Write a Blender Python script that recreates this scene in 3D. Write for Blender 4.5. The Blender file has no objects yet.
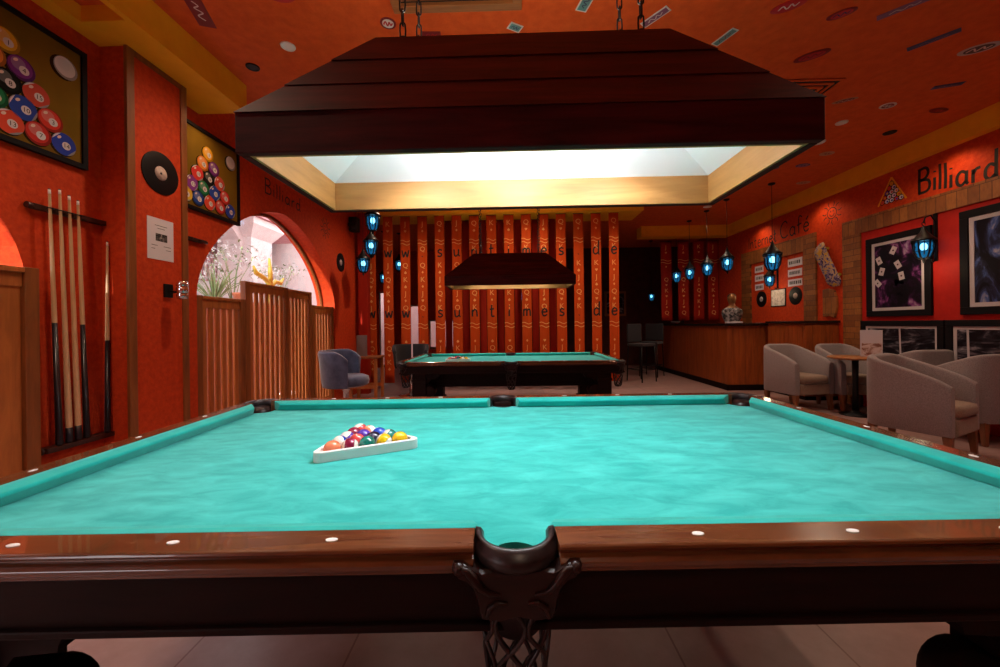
import bpy, bmesh, math, random
from mathutils import Vector, Matrix, Euler
R_ = random.Random(7)
PI = math.pi
SC = bpy.context.scene
COL = SC.collection
HUGE = []

# ---------------------------------------------------------------- materials
def nm(name):
    m = bpy.data.materials.new(name); m.use_nodes = True
    nt = m.node_tree
    return m, nt, nt.nodes['Principled BSDF']

def setc(b, col, rough, metal=0.0, coat=0.0, spec=0.5, sheen=0.0):
    b.inputs['Base Color'].default_value = (*col, 1)
    b.inputs['Roughness'].default_value = rough
    b.inputs['Metallic'].default_value = metal
    b.inputs['Coat Weight'].default_value = coat
    b.inputs['Specular IOR Level'].default_value = spec
    b.inputs['Sheen Weight'].default_value = sheen

def plain(name, col, rough=0.5, metal=0.0, coat=0.0, spec=0.5, sheen=0.0):
    m, nt, b = nm(name); setc(b, col, rough, metal, coat, spec, sheen)
    return m

def tex(nt, scale=(1, 1, 1), coord='Object'):
    tc = nt.nodes.new('ShaderNodeTexCoord'); mp = nt.nodes.new('ShaderNodeMapping')
    mp.inputs['Scale'].default_value = scale
    nt.links.new(tc.outputs[coord], mp.inputs['Vector'])
    return mp.outputs['Vector']

def noise(nt, vec, scale, detail=4, rough=0.55, dist=0.0):
    n = nt.nodes.new('ShaderNodeTexNoise')
    n.inputs['Scale'].default_value = scale; n.inputs['Detail'].default_value = detail
    n.inputs['Roughness'].default_value = rough; n.inputs['Distortion'].default_value = dist
    nt.links.new(vec, n.inputs['Vector'])
    return n.outputs['Fac']

def ramp(nt, fac, stops):
    r = nt.nodes.new('ShaderNodeValToRGB')
    e = r.color_ramp.elements
    while len(e) < len(stops): e.new(0.5)
    for k, (p, c) in enumerate(stops):
        e[k].position = p; e[k].color = (*c, 1)
    nt.links.new(fac, r.inputs['Fac'])
    return r.outputs['Color']

def bump(nt, b, fac, strength=0.3, dist=0.01):
    n = nt.nodes.new('ShaderNodeBump')
    n.inputs['Strength'].default_value = strength; n.inputs['Distance'].default_value = dist
    nt.links.new(fac, n.inputs['Height']); nt.links.new(n.outputs['Normal'], b.inputs['Normal'])

def noisy(name, c0, c1, rough, scale=8, sc=(1, 1, 1), bmp=0.0, bscale=None, bdist=0.004, lo=0.35, hi=0.65, coat=0, spec=0.5, sheen=0, dist=0.0, detail=5):
    m, nt, b = nm(name); setc(b, c0, rough, 0, coat, spec, sheen)
    v = tex(nt, sc)
    f = noise(nt, v, scale, detail, 0.6, dist)
    nt.links.new(ramp(nt, f, [(lo, c0), (hi, c1)]), b.inputs['Base Color'])
    if bmp:
        bump(nt, b, noise(nt, v, bscale or scale * 4, 3), bmp, bdist)
    return m

def wood(name, c0, c1, rough=0.4, axis=0, scale=3.0, coat=0.0, spec=0.5, stretch=9.0):
    s = [stretch] * 3; s[axis] = 1.0
    return noisy(name, c0, c1, rough, scale, tuple(s), 0.12, scale * 1.5, 0.003, 0.3, 0.72, coat, spec, 0, 0.6)

def emit(name, col, strength, base=(0.8, 0.8, 0.8)):
    m, nt, b = nm(name); setc(b, base, 0.4)
    b.inputs['Emission Color'].default_value = (*col, 1)
    b.inputs['Emission Strength'].default_value = strength
    return m

M = {}
M['stucco'] = noisy('orange_stucco', (0.50, 0.038, 0.006), (0.64, 0.062, 0.009), 0.75, 26, (1, 1, 1), 0.55, 70, 0.006, spec=0.25)
M['red'] = noisy('crimson_paint', (0.40, 0.010, 0.006), (0.48, 0.016, 0.008), 0.7, 9, (1, 1, 1), 0.2, 60, 0.003, spec=0.25)
M['ceil'] = noisy('orange_ceiling_paint', (0.62, 0.092, 0.016), (0.72, 0.118, 0.022), 0.75, 14, (1, 1, 1), 0.4, 60, 0.005, spec=0.2)
M['yellow'] = noisy('ochre_paint', (0.86, 0.37, 0.012), (0.93, 0.42, 0.016), 0.7, 6, (1, 1, 1), 0.15, 50, 0.003, spec=0.2)
M['dark_wall'] = noisy('dark_brown_wall', (0.05, 0.008, 0.005), (0.08, 0.012, 0.007), 0.8, 6)
M['felt'] = noisy('teal_felt', (0.003, 0.35, 0.325), (0.045, 0.54, 0.50), 0.9, 7.5, (1, 2.2, 1), 0.25, 240, 0.0015, 0.36, 0.68, spec=0.12, sheen=0.25, dist=0.5, detail=9)
M['cushion_felt'] = noisy('teal_cushion_felt', (0.004, 0.37, 0.33), (0.012, 0.45, 0.40), 0.9, 12, (1, 1, 1), 0.2, 240, 0.0015, spec=0.12, sheen=0.25)
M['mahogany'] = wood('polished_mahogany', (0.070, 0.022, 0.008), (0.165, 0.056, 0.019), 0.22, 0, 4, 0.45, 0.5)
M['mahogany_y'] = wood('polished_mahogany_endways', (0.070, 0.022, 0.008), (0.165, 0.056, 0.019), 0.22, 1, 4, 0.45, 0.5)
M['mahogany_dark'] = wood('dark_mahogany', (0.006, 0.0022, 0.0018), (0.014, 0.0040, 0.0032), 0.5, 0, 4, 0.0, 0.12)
M['leather'] = noisy('dark_brown_leather', (0.010, 0.006, 0.007), (0.020, 0.011, 0.011), 0.36, 60, (1, 1, 1), 0.25, 160, 0.001)
M['shield'] = wood('carved_dark_wood', (0.010, 0.0035, 0.003), (0.026, 0.008, 0.006), 0.36, 0, 9, 0.0, 0.3)
M['pearl'] = plain('pearl_inlay', (0.85, 0.85, 0.83), 0.2)
M['lampwood'] = wood('dark_stained_pine', (0.020, 0.0018, 0.0022), (0.075, 0.0060, 0.0060), 0.55, 0, 2.4, 0, 0.14)
M['lampwood_end'] = wood('dark_stained_pine_endways', (0.020, 0.0018, 0.0022), (0.075, 0.0060, 0.0060), 0.55, 1, 2.4, 0, 0.14)
M['pine'] = wood('light_pine', (0.26, 0.118, 0.027), (0.41, 0.20, 0.055), 0.5, 0, 3)
M['pine_y'] = wood('light_pine_endways', (0.26, 0.118, 0.027), (0.41, 0.20, 0.055), 0.5, 1, 3)
M['lampwhite'] = plain('white_reflector_paint', (0.82, 0.84, 0.88), 0.6)
M['bulb'] = emit('lit_bulb', (1.0, 0.97, 0.96), 85)
M['bulb_far'] = emit('lit_warm_bulb', (1.0, 0.88, 0.70), 14)
M['iron'] = plain('black_iron', (0.012, 0.012, 0.014), 0.45, 0.6)
M['chrome'] = plain('chrome', (0.75, 0.75, 0.78), 0.18, 1.0)
M['fence'] = wood('stained_pine_fence', (0.34, 0.098, 0.017), (0.55, 0.175, 0.036), 0.5, 2, 3)
M['fence_dark'] = wood('dark_stained_post', (0.18, 0.052, 0.010), (0.32, 0.095, 0.019), 0.5, 2, 3)
M['rackwood'] = wood('dark_rack_wood', (0.025, 0.006, 0.004), (0.05, 0.012, 0.008), 0.4, 1, 3)
M['barwood'] = wood('bar_front_boards', (0.21, 0.042, 0.008), (0.40, 0.092, 0.016), 0.42, 2, 2.2, 0.1)
M['bartop'] = plain('dark_bar_top', (0.018, 0.008, 0.006), 0.25)
M['cladding'] = None
M['maple'] = wood('maple_shaft', (0.55, 0.34, 0.17), (0.72, 0.48, 0.27), 0.35, 2, 5)
M['black'] = plain('black_lacquer', (0.008, 0.008, 0.012), 0.3)
M['matte_black'] = plain('matte_black', (0.010, 0.010, 0.010), 0.8)
M['white'] = plain('white_plastic', (0.82, 0.82, 0.80), 0.35)
M['paper'] = plain('white_paper', (0.72, 0.68, 0.74), 0.8)
M['ink'] = plain('grey_ink', (0.10, 0.09, 0.10), 0.8)
M['letter'] = plain('black_wall_paint', (0.012, 0.006, 0.006), 0.7)
M['letter_red'] = plain('dark_red_wall_paint', (0.035, 0.005, 0.004), 0.7)
M['fabric'] = noisy('beige_linen', (0.21, 0.175, 0.18), (0.33, 0.285, 0.29), 0.95, 150, (1, 1, 1), 0.35, 260, 0.002, spec=0.15, sheen=0.2)
M['seatfab'] = noisy('beige_seat_linen', (0.22, 0.15, 0.11), (0.31, 0.22, 0.165), 0.9, 90, (1, 1, 1), 0.3, 200, 0.002, spec=0.2, sheen=0.2)
M['chairleg'] = wood('walnut_leg', (0.16, 0.055, 0.022), (0.26, 0.10, 0.04), 0.4, 2, 5)
M['velvet'] = noisy('blue_grey_velvet', (0.028, 0.055, 0.14), (0.085, 0.125, 0.26), 0.7, 9, (1, 1, 1), 0.15, 80, 0.003, sheen=0.8)
M['darkvelvet'] = plain('black_velvet', (0.010, 0.010, 0.016), 0.8, sheen=0.2)
M['floor'] = None
M['blackframe'] = plain('black_picture_frame', (0.006, 0.005, 0.007), 0.6, spec=0.15)
M['mat'] = plain('grey_passepartout', (0.52, 0.46, 0.48), 0.8)
M['olive'] = noisy('olive_print', (0.15, 0.085, 0.008), (0.22, 0.125, 0.012), 0.8, 1.5, spec=0.08)
M['vinyl'] = plain('black_vinyl', (0.007, 0.006, 0.007), 0.5, spec=0.2)
M['vinyl_label'] = noisy('record_label', (0.42, 0.30, 0.26), (0.62, 0.48, 0.42), 0.6, 40)
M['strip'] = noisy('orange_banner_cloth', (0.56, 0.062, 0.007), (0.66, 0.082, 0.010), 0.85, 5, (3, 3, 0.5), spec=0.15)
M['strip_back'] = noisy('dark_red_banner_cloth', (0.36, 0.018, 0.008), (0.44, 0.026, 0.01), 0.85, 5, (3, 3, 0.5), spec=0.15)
M['gold'] = plain('pale_gold_print', (0.85, 0.42, 0.12), 0.7)
M['glowcore'] = emit('lit_lamp_core', (0.50, 0.85, 1.0), 9)
M['downlight'] = emit('lit_spot_lens', (1, 0.93, 0.88), 0.55)
M['offlight'] = plain('unlit_spot_lens', (0.12, 0.06, 0.06), 0.3)
M['speaker'] = plain('black_speaker', (0.010, 0.010, 0.011), 0.6)
M['goldpaint'] = plain('gold_paint', (0.30, 0.15, 0.055), 0.4, 0.4)
M['silver'] = noisy('silver_cloth', (0.02, 0.02, 0.022), (0.42, 0.40, 0.40), 0.35, 20, (1, 1, 1), lo=0.42, hi=0.62)
M['plantgreen'] = noisy('leaf_green', (0.055, 0.10, 0.03), (0.15, 0.20, 0.08), 0.6, 6)
M['flower'] = plain('white_petals', (0.36, 0.34, 0.34), 0.7)
M['pink'] = noisy('pink_render', (0.44, 0.19, 0.21), (0.52, 0.25, 0.26), 0.85, 4)
M['cream'] = noisy('cream_render', (0.44, 0.36, 0.35), (0.50, 0.42, 0.41), 0.85, 4)
M['terrace'] = noisy('salmon_paving', (0.30, 0.13, 0.085), (0.38, 0.18, 0.12), 0.8, 3)
M['terracotta'] = plain('terracotta', (0.42, 0.13, 0.06), 0.8)
M['yellow_plastic'] = plain('yellow_bark', (0.34, 0.23, 0.015), 0.6)
M['woodtable'] = wood('varnished_table_wood', (0.25, 0.09, 0.03), (0.40, 0.16, 0.05), 0.35, 0, 4)
M['grey'] = plain('grey_box', (0.20, 0.16, 0.15), 0.6)

# glass pane that lets daylight through
m, nt, b = nm('clear_glass')
tr = nt.nodes.new('ShaderNodeBsdfTransparent'); gl = nt.nodes.new('ShaderNodeBsdfGlossy'); gl.inputs['Roughness'].default_value = 0.02
mx = nt.nodes.new('ShaderNodeMixShader'); mx.inputs[0].default_value = 0.06
nt.links.new(tr.outputs[0], mx.inputs[1]); nt.links.new(gl.outputs[0], mx.inputs[2])
nt.links.new(mx.outputs[0], nt.nodes['Material Output'].inputs['Surface'])
M['glass'] = m
m, nt, b = nm('blue_lantern_glass')
tr = nt.nodes.new('ShaderNodeBsdfTransparent'); tr.inputs['Color'].default_value = (.35, .75, 1.0, 1)
em = nt.nodes.new('ShaderNodeEmission'); em.inputs['Color'].default_value = (.02, .26, .55, 1); em.inputs['Strength'].default_value = .6
mx = nt.nodes.new('ShaderNodeMixShader'); mx.inputs[0].default_value = 0.55
nt.links.new(tr.outputs[0], mx.inputs[1]); nt.links.new(em.outputs[0], mx.inputs[2])
nt.links.new(mx.outputs[0], nt.nodes['Material Output'].inputs['Surface'])
M['glow'] = m
# small wooden bricks cladding (stacked strips of different browns)
m, nt, b = nm('stacked_wood_cladding'); setc(b, (0.2, 0.08, 0.03), 0.6)
sx = nt.nodes.new('ShaderNodeTexBrick')
cr = nt.nodes.new('ShaderNodeTexCoord'); sp = nt.nodes.new('ShaderNodeSeparateXYZ'); cb = nt.nodes.new('ShaderNodeCombineXYZ')
nt.links.new(cr.outputs['Object'], sp.inputs[0]); nt.links.new(sp.outputs['Y'], cb.inputs['X']); nt.links.new(sp.outputs['Z'], cb.inputs['Y'])
nt.links.new(cb.outputs[0], sx.inputs['Vector'])
sx.inputs['Color1'].default_value = (0.24, 0.076, 0.016, 1); sx.inputs['Color2'].default_value = (0.42, 0.155, 0.032, 1)
sx.inputs['Mortar'].default_value = (0.12, 0.040, 0.010, 1)
sx.inputs['Scale'].default_value = 1.0; sx.inputs['Brick Width'].default_value = 0.105; sx.inputs['Row Height'].default_value = 0.26
sx.inputs['Mortar Size'].default_value = 0.004; sx.inputs['Bias'].default_value = -0.1
v = tex(nt, (3, 3, 1)); f = noise(nt, v, 14, 5)
mixn = nt.nodes.new('ShaderNodeMixRGB'); mixn.blend_type = 'MULTIPLY'; mixn.inputs[0].default_value = 0.7
nt.links.new(sx.outputs['Color'], mixn.inputs[1]); nt.links.new(ramp(nt, f, [(0.3, (0.55, 0.5, 0.45)), (0.7, (1, 1, 1))]), mixn.inputs[2])
nt.links.new(mixn.outputs[0], b.inputs['Base Color']); bump(nt, b, sx.outputs['Fac'], 0.5, -0.006)
M['cladding'] = m
m2 = m.copy(); m2.name = 'stacked_wood_courses'; M['cladding_h'] = m2
for n_ in m2.node_tree.nodes:
    if n_.type == 'TEX_BRICK': n_.inputs['Brick Width'].default_value = .30; n_.inputs['Row Height'].default_value = .085
# stone floor tiles
m, nt, b = nm('rosy_stone_tiles'); setc(b, (0.25, 0.15, 0.13), 0.42, spec=0.4)
v = tex(nt)
br = nt.nodes.new('ShaderNodeTexBrick'); nt.links.new(v, br.inputs['Vector'])
br.offset = 0.0
br.inputs['Color1'].default_value = (0.36, 0.23, 0.215, 1); br.inputs['Color2'].default_value = (0.43, 0.275, 0.255, 1); br.inputs['Mortar'].default_value = (0.25, 0.13, 0.12, 1)
br.inputs['Scale'].default_value = 1; br.inputs['Brick Width'].default_value = 0.6; br.inputs['Row Height'].default_value = 0.6; br.inputs['Mortar Size'].default_value = 0.004
mixn = nt.nodes.new('ShaderNodeMixRGB'); mixn.blend_type = 'MULTIPLY'; mixn.inputs[0].default_value = 0.75
f = noise(nt, v, 5, 9, 0.7)
nt.links.new(br.outputs['Color'], mixn.inputs[1]); nt.links.new(ramp(nt, f, [(0.3, (0.68, 0.6, 0.6)), (0.7, (1, 1, 1))]), mixn.inputs[2])
nt.links.new(mixn.outputs[0], b.inputs['Base Color'])
M['floor'] = m

def print_mat(name, stops, scale, dist, seed, sc=(1, 1, 1)):
    m, nt, b = nm(name); setc(b, (0.05, 0.05, 0.05), 0.5, spec=.15)
    v = tex(nt, sc)
    mp = v.node; mp.inputs['Location'].default_value = (seed, seed * 1.7, seed * 0.3)
    f = noise(nt, v, scale, 6, 0.6, dist)
    nt.links.new(ramp(nt, f, stops), b.inputs['Base Color'])
    return m
DK = (0.006, 0.004, 0.008)
M['art_purple'] = print_mat('dark_purple_print', [(0.46, DK), (0.55, (0.03, 0.008, 0.035)), (0.62, (0.18, 0.04, 0.17)), (0.70, (0.42, 0.30, 0.38))], 4.5, 1.2, 3.1)
M['art_blue'] = print_mat('dark_blue_print', [(0.46, DK), (0.56, (0.02, 0.02, 0.05)), (0.64, (0.06, 0.10, 0.28)), (0.74, (0.45, 0.40, 0.42))], 3.2, 1.5, 8.3, (1, 1.6, 0.7))
M['art_grey'] = print_mat('dark_grey_print', [(0.44, DK), (0.54, (0.03, 0.025, 0.035)), (0.64, (0.18, 0.16, 0.19)), (0.74, (0.5, 0.45, 0.5))], 4.0, 2.0, 1.4, (1, 0.7, 1.6))
M['skate'] = print_mat('skateboard_print', [(0.38, (0.03, 0.02, 0.05)), (0.45, (0.13, 0.08, 0.24)), (0.52, (0.45, 0.36, 0.30)), (0.58, (0.62, 0.34, 0.04))], 14, 1.5, 5.5)
M['cardprint'] = print_mat('menu_print', [(0.40, (0.75, 0.66, 0.66)), (0.48, (0.62, 0.48, 0.44)), (0.56, (0.30, 0.14, 0.10))], 14, 0.8, 2.2)
M['noticeprint'] = print_mat('notice_print', [(0.40, (0.40, 0.33, 0.31)), (0.52, (0.60, 0.52, 0.48)), (0.60, (0.66, 0.57, 0.52))], 18, 0.5, 4.4)
M['photoprint'] = print_mat('photo_print', [(0.40, (0.02, 0.02, 0.02)), (0.55, (0.14, 0.12, 0.12)), (0.65, (0.5, 0.45, 0.4))], 45, 0.5, 6.4)

# ---------------------------------------------------------------- geometry helpers
class MB:
    """Collects shapes (each with its material) and links them as one mesh object."""
    def __init__(s, mtx=None):
        s.bm = bmesh.new(); s.mats = []; s.mtx = mtx or Matrix()
    def mi(s, m):
        if isinstance(m, str): m = M[m]
        if m not in s.mats: s.mats.append(m)
        return s.mats.index(m)
    def v(s, co): return s.bm.verts.new(s.mtx @ Vector(co))
    def face(s, vs, mi, smooth=False):
        try:
            f = s.bm.faces.new(vs); f.material_index = mi; f.smooth = smooth
            return f
        except ValueError: return None
    def box(s, lo, hi, m, rot=None, about=None):
        mi = s.mi(m); x0, y0, z0 = lo; x1, y1, z1 = hi
        c = [(x, y, z) for x in (x0, x1) for y in (y0, y1) for z in (z0, z1)]
        if rot is not None:
            ab = Vector(about if about is not None else ((x0+x1)/2, (y0+y1)/2, (z0+z1)/2))
            c = [rot @ (Vector(p) - ab) + ab for p in c]
        vs = [s.v(p) for p in c]
        for q in ((0, 1, 3, 2), (4, 6, 7, 5), (0, 4, 5, 1), (2, 3, 7, 6), (0, 2, 6, 4), (1, 5, 7, 3)):
            s.face([vs[k] for k in q], mi)
    def prism(s, pts, vec, m, smooth=False):
        """pts: 3D loop; vec: extrusion"""
        mi = s.mi(m); vec = Vector(vec)
        a = [s.v(p) for p in pts]; b = [s.v(Vector(p) + vec) for p in pts]
        s.face(a, mi); s.face(b[::-1], mi)
        n = len(pts)
        for k in range(n):
            s.face([a[k], b[k], b[(k+1) % n], a[(k+1) % n]], mi, smooth)
    def loft(s, rings, m, closed=True, caps=True, smooth=True):
        mi = s.mi(m)
        rv = [[s.v(p) for p in r] for r in rings]
        n = len(rv[0])
        for a, b in zip(rv, rv[1:]):
            for k in range(n if closed else n - 1):
                s.face([a[k], a[(k+1) % n], b[(k+1) % n], b[k]], mi, smooth)
        if caps and closed:
            s.face(rv[0][::-1], mi); s.face(rv[-1], mi)
    def lathe(s, prof, m, c=(0, 0, 0), n=20, axis='z', caps=True, smooth=True):
        rings = []
        for r, h in prof:
            ring = []
            for k in range(n):
                a = 2*PI*k/n
                x, y = r*math.cos(a), r*math.sin(a)
                p = (x, y, h) if axis == 'z' else (h, x, y) if axis == 'x' else (y, h, x)
                ring.append((c[0]+p[0], c[1]+p[1], c[2]+p[2]))
            rings.append(ring)
        s.loft(rings, m, True, caps, smooth)
    def tube(s, pts, r, m, n=8, closed=False, caps=True):
        P = [Vector(p) for p in pts]; N = len(P)
        rr = r if isinstance(r, (list, tuple)) else [r]*N
        rings = []; prev = None
        for k in range(N):
            if closed: t = P[(k+1) % N] - P[k-1]
            else: t = P[min(k+1, N-1)] - P[max(k-1, 0)]
            t.normalize()
            ref = prev if prev is not None else (Vector((0, 0, 1)) if abs(t.z) < 0.9 else Vector((1, 0, 0)))
            u = ref - t*ref.dot(t); u.normalize(); prev = u
            w = t.cross(u)
            rings.append([P[k] + rr[k]*(math.cos(2*PI*j/n)*u + math.sin(2*PI*j/n)*w) for j in range(n)])
        if closed: rings.append(rings[0])
        s.loft(rings, m, True, caps and not closed)
    def sphere(s, c, r, m, nu=20, nv=12, sz=(1, 1, 1)):
        prof = [(math.sin(PI*k/nv), -math.cos(PI*k/nv)) for k in range(nv+1)]
        prof[0] = (0.01, -1); prof[-1] = (0.01, 1)
        rings = [[(c[0]+r*sz[0]*q*math.cos(2*PI*j/nu), c[1]+r*sz[1]*q*math.sin(2*PI*j/nu), c[2]+r*sz[2]*h) for j in range(nu)] for q, h in prof]
        s.loft(rings, m)
    def poly(s, pts, m):
        s.face([s.v(p) for p in pts], s.mi(m))
    def ribbon(s, pts2, w, F, m, off=0.0):
        """flat brush stroke; F maps (u, v, d) to 3D"""
        n = len(pts2); L = []; Rr = []
        for k in range(n):
            a = pts2[max(k-1, 0)]; b = pts2[min(k+1, n-1)]
            dx, dy = b[0]-a[0], b[1]-a[1]; l = math.hypot(dx, dy) or 1
            px, py = -dy/l*w/2, dx/l*w/2
            L.append(s.v(F(pts2[k][0]+px, pts2[k][1]+py, off))); Rr.append(s.v(F(pts2[k][0]-px, pts2[k][1]-py, off)))
        mi = s.mi(m)
        for k in range(n-1): s.face([L[k], Rr[k], Rr[k+1], L[k+1]], mi)
    def disc(s, u, v, r, F, m, off=0.0, n=20, ry=None, a0=0.0):
        ry = ry or r
        ca, sa = math.cos(a0), math.sin(a0)
        s.poly([F(u + r*math.cos(2*PI*k/n)*ca - ry*math.sin(2*PI*k/n)*sa, v + r*math.cos(2*PI*k/n)*sa + ry*math.sin(2*PI*k/n)*ca, off) for k in range(n)], m)
    def build(s, name, parent=None, bevel=0.0, seg=2, loc=None, recalc=True, subsurf=0, merge=0):
        if merge: bmesh.ops.remove_doubles(s.bm, verts=s.bm.verts, dist=merge)
        if recalc: bmesh.ops.recalc_face_normals(s.bm, faces=s.bm.faces)
        me = bpy.data.meshes.new(name); s.bm.to_mesh(me); s.bm.free()
        for mm in s.mats: me.materials.append(mm)
        o = bpy.data.objects.new(name, me); COL.objects.link(o)
        if parent is not None: o.parent = parent
        if loc is not None: o.location = loc
        if bevel:
            b = o.modifiers.new('bevel', 'BEVEL'); b.width = bevel; b.segments = seg; b.limit_method = 'ANGLE'; b.angle_limit = math.radians(35)
        if subsurf:
            b = o.modifiers.new('sub', 'SUBSURF'); b.levels = subsurf; b.render_levels = subsurf
        return o

def thing(name, label, cat, loc=(0, 0, 0), rz=0.0, group=None):
    o = bpy.data.objects.new(name, None); COL.objects.link(o)
    o.location = loc; o.rotation_euler = (0, 0, rz); o.empty_display_size = 0.1
    return tag(o, label, cat, group)
def tag(o, label, cat, group=None):
    o['label'] = label; o['category'] = cat
    if group: o['group'] = group
    return o
def struct(mb, name, parent=None, bevel=0.0):
    o = mb.build(name, parent, bevel)
    if parent is None: o['kind'] = 'structure'
    return o
def dup(root, loc=None, rz=None, label=None, group=None, scale=None):
    r = root.copy(); COL.objects.link(r)
    if loc is not None: r.location = loc
    if rz is not None: r.rotation_euler = (0, 0, rz)
    if scale is not None: r.scale = scale
    if label: r['label'] = label
    if group: r['group'] = group
    for ch in list(root.children):
        c = ch.copy(); COL.objects.link(c); c.parent = r
        for g in list(ch.children):
            d = g.copy(); COL.objects.link(d); d.parent = c
    return r

def frame(o, ex, ey, ez):
    o, ex, ey, ez = Vector(o), Vector(ex), Vector(ey), Vector(ez)
    return lambda u, v, d=0.0: o + ex*u + ey*v + ez*d

# ---------------------------------------------------------------- brush lettering
AB = [(.38, .42), (.2, .52), (.04, .38), (.03, .12), (.18, 0), (.36, .12)]
EE = [(.03, .27), (.36, .3), (.3, .47), (.15, .5), (.02, .3), (.08, .06), (.22, 0), (.38, .1)]
GL = {
 'B': (.52, [[(0, 0), (0, .5), (0.02, 1)], [(-.06, .95), (.3, .98), (.42, .78), (.3, .58), (.02, .52)], [(.02, .52), (.4, .46), (.48, .22), (.35, .03), (-.05, 0)]]),
 'i': (.06, [[(0, 0), (.01, .5)], [(.01, .7), (.02, .76)]]), 'l': (.06, [[(0, 0), (.02, .5), (0.01, 1)]]),
 'a': (.46, [AB, [(.4, .5), (.38, .1), (.46, 0)]]), 'r': (.26, [[(0, 0), (.01, .5)], [(.01, .32), (.12, .47), (.28, .5)]]),
 'd': (.46, [AB, [(.41, 1), (.39, .1), (.46, 0)]]), 'I': (.08, [[(0, 0), (.02, .9)]]),
 'n': (.36, [[(0, 0), (0, .5)], [(0, .33), (.15, .5), (.3, .42), (.34, 0)]]),
 't': (.32, [[(.12, .85), (.12, .1), (.22, 0), (.32, .05)], [(-.02, .52), (.3, .55)]]),
 'e': (.38, [EE]), '\u00e9': (.38, [EE, [(.18, .66), (.34, .84)]]),
 'C': (.64, [[(.6, .82), (.42, 1), (.15, .85), (.02, .5), (.12, .12), (.35, 0), (.62, .12)]]),
 'f': (.3, [[(.34, .9), (.2, 1), (.1, .85), (.1, 0)], [(-.04, .5), (.3, .55)]]),
 's': (.34, [[(.34, .44), (.18, .5), (.05, .4), (.12, .27), (.28, .2), (.3, .07), (.15, 0), (0, .06)]]),
 'u': (.42, [[(0, .5), (.03, .1), (.15, 0), (.3, .12)], [(.34, .5), (.33, .1), (.42, 0)]]),
 'w': (.5, [[(0, .5), (.12, 0), (.25, .38), (.38, 0), (.5, .5)]]),
 'm': (.48, [[(0, 0), (0, .5)], [(0, .35), (.12, .5), (.22, .4), (.22, 0)], [(.22, .35), (.35, .5), (.45, .4), (.47, 0)]]),
 '.': (.06, [[(0, 0), (.03, .05)]]), ' ': (.2, [])}
def smooth2(p, k=5):
    if len(p) < 3: return p
    q = [p[0]] + list(p) + [p[-1]]; out = []
    for i in range(1, len(q)-2):
        for j in range(k):
            t = j/k; a, b, c, d = q[i-1], q[i], q[i+1], q[i+2]
            out.append(tuple(0.5*((2*b[x]) + (-a[x]+c[x])*t + (2*a[x]-5*b[x]+4*c[x]-d[x])*t*t + (-a[x]+3*b[x]-3*c[x]+d[x])*t**3) for x in (0, 1)))
    out.append(p[-1]); return out
def write(mb, text, F, u, v, h, w, m, gap=.16, off=0.002, rise=0.0, sx=1.0):
    for ch in text:
        adv, strokes = GL[ch]
        for st in strokes:
            mb.ribbon([(u + x*h*sx, v + y*h) for x, y in smooth2(st)], w, F, m, off)
        u += (adv + gap)*h*sx; v += rise
    return u
def width(text, h, gap=.16, sx=1.0): return sum((GL[c][0]+gap)*h*sx for c in text)

def text2d(mb, s, F, u, v, size, m, off=0.002, align='CENTER'):
    cu = bpy.data.curves.new('glyph', 'FONT'); cu.body = s; cu.size = size; cu.align_x = align; cu.resolution_u = 2
    ob = bpy.data.objects.new('glyph', cu)
    me = bpy.data.meshes.new_from_object(ob)
    mi = mb.mi(m); vs = [mb.v(F(u+p.co.x, v+p.co.y, off)) for p in me.vertices]
    for p in me.polygons: mb.face([vs[k] for k in p.vertices], mi)
    bpy.data.objects.remove(ob); bpy.data.curves.remove(cu); bpy.data.meshes.remove(me)

def sun_logo(mb, F, r, m, w):
    circ = [(r*math.cos(2*PI*k/24), r*math.sin(2*PI*k/24)) for k in range(25)]
    mb.ribbon(circ, w, F, m, 0.002)
    for k in range(11):
        a = 2*PI*k/11 + .2; wob = .12 if k % 2 else -.12
        mb.ribbon(smooth2([(r*1.25*math.cos(a), r*1.25*math.sin(a)), (r*1.6*math.cos(a+wob), r*1.6*math.sin(a+wob)), (r*2.1*math.cos(a), r*2.1*math.sin(a))]), w, F, m, 0.002)
    mb.ribbon(smooth2([(-.5*r, -.1*r), (-.25*r, -.5*r), (.25*r, -.5*r), (.5*r, -.1*r)]), w, F, m, 0.002)
    for e in (-.3, .3): mb.ribbon([(e*r, .2*r), (e*r, .45*r)], w*1.2, F, m, 0.002)

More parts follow.
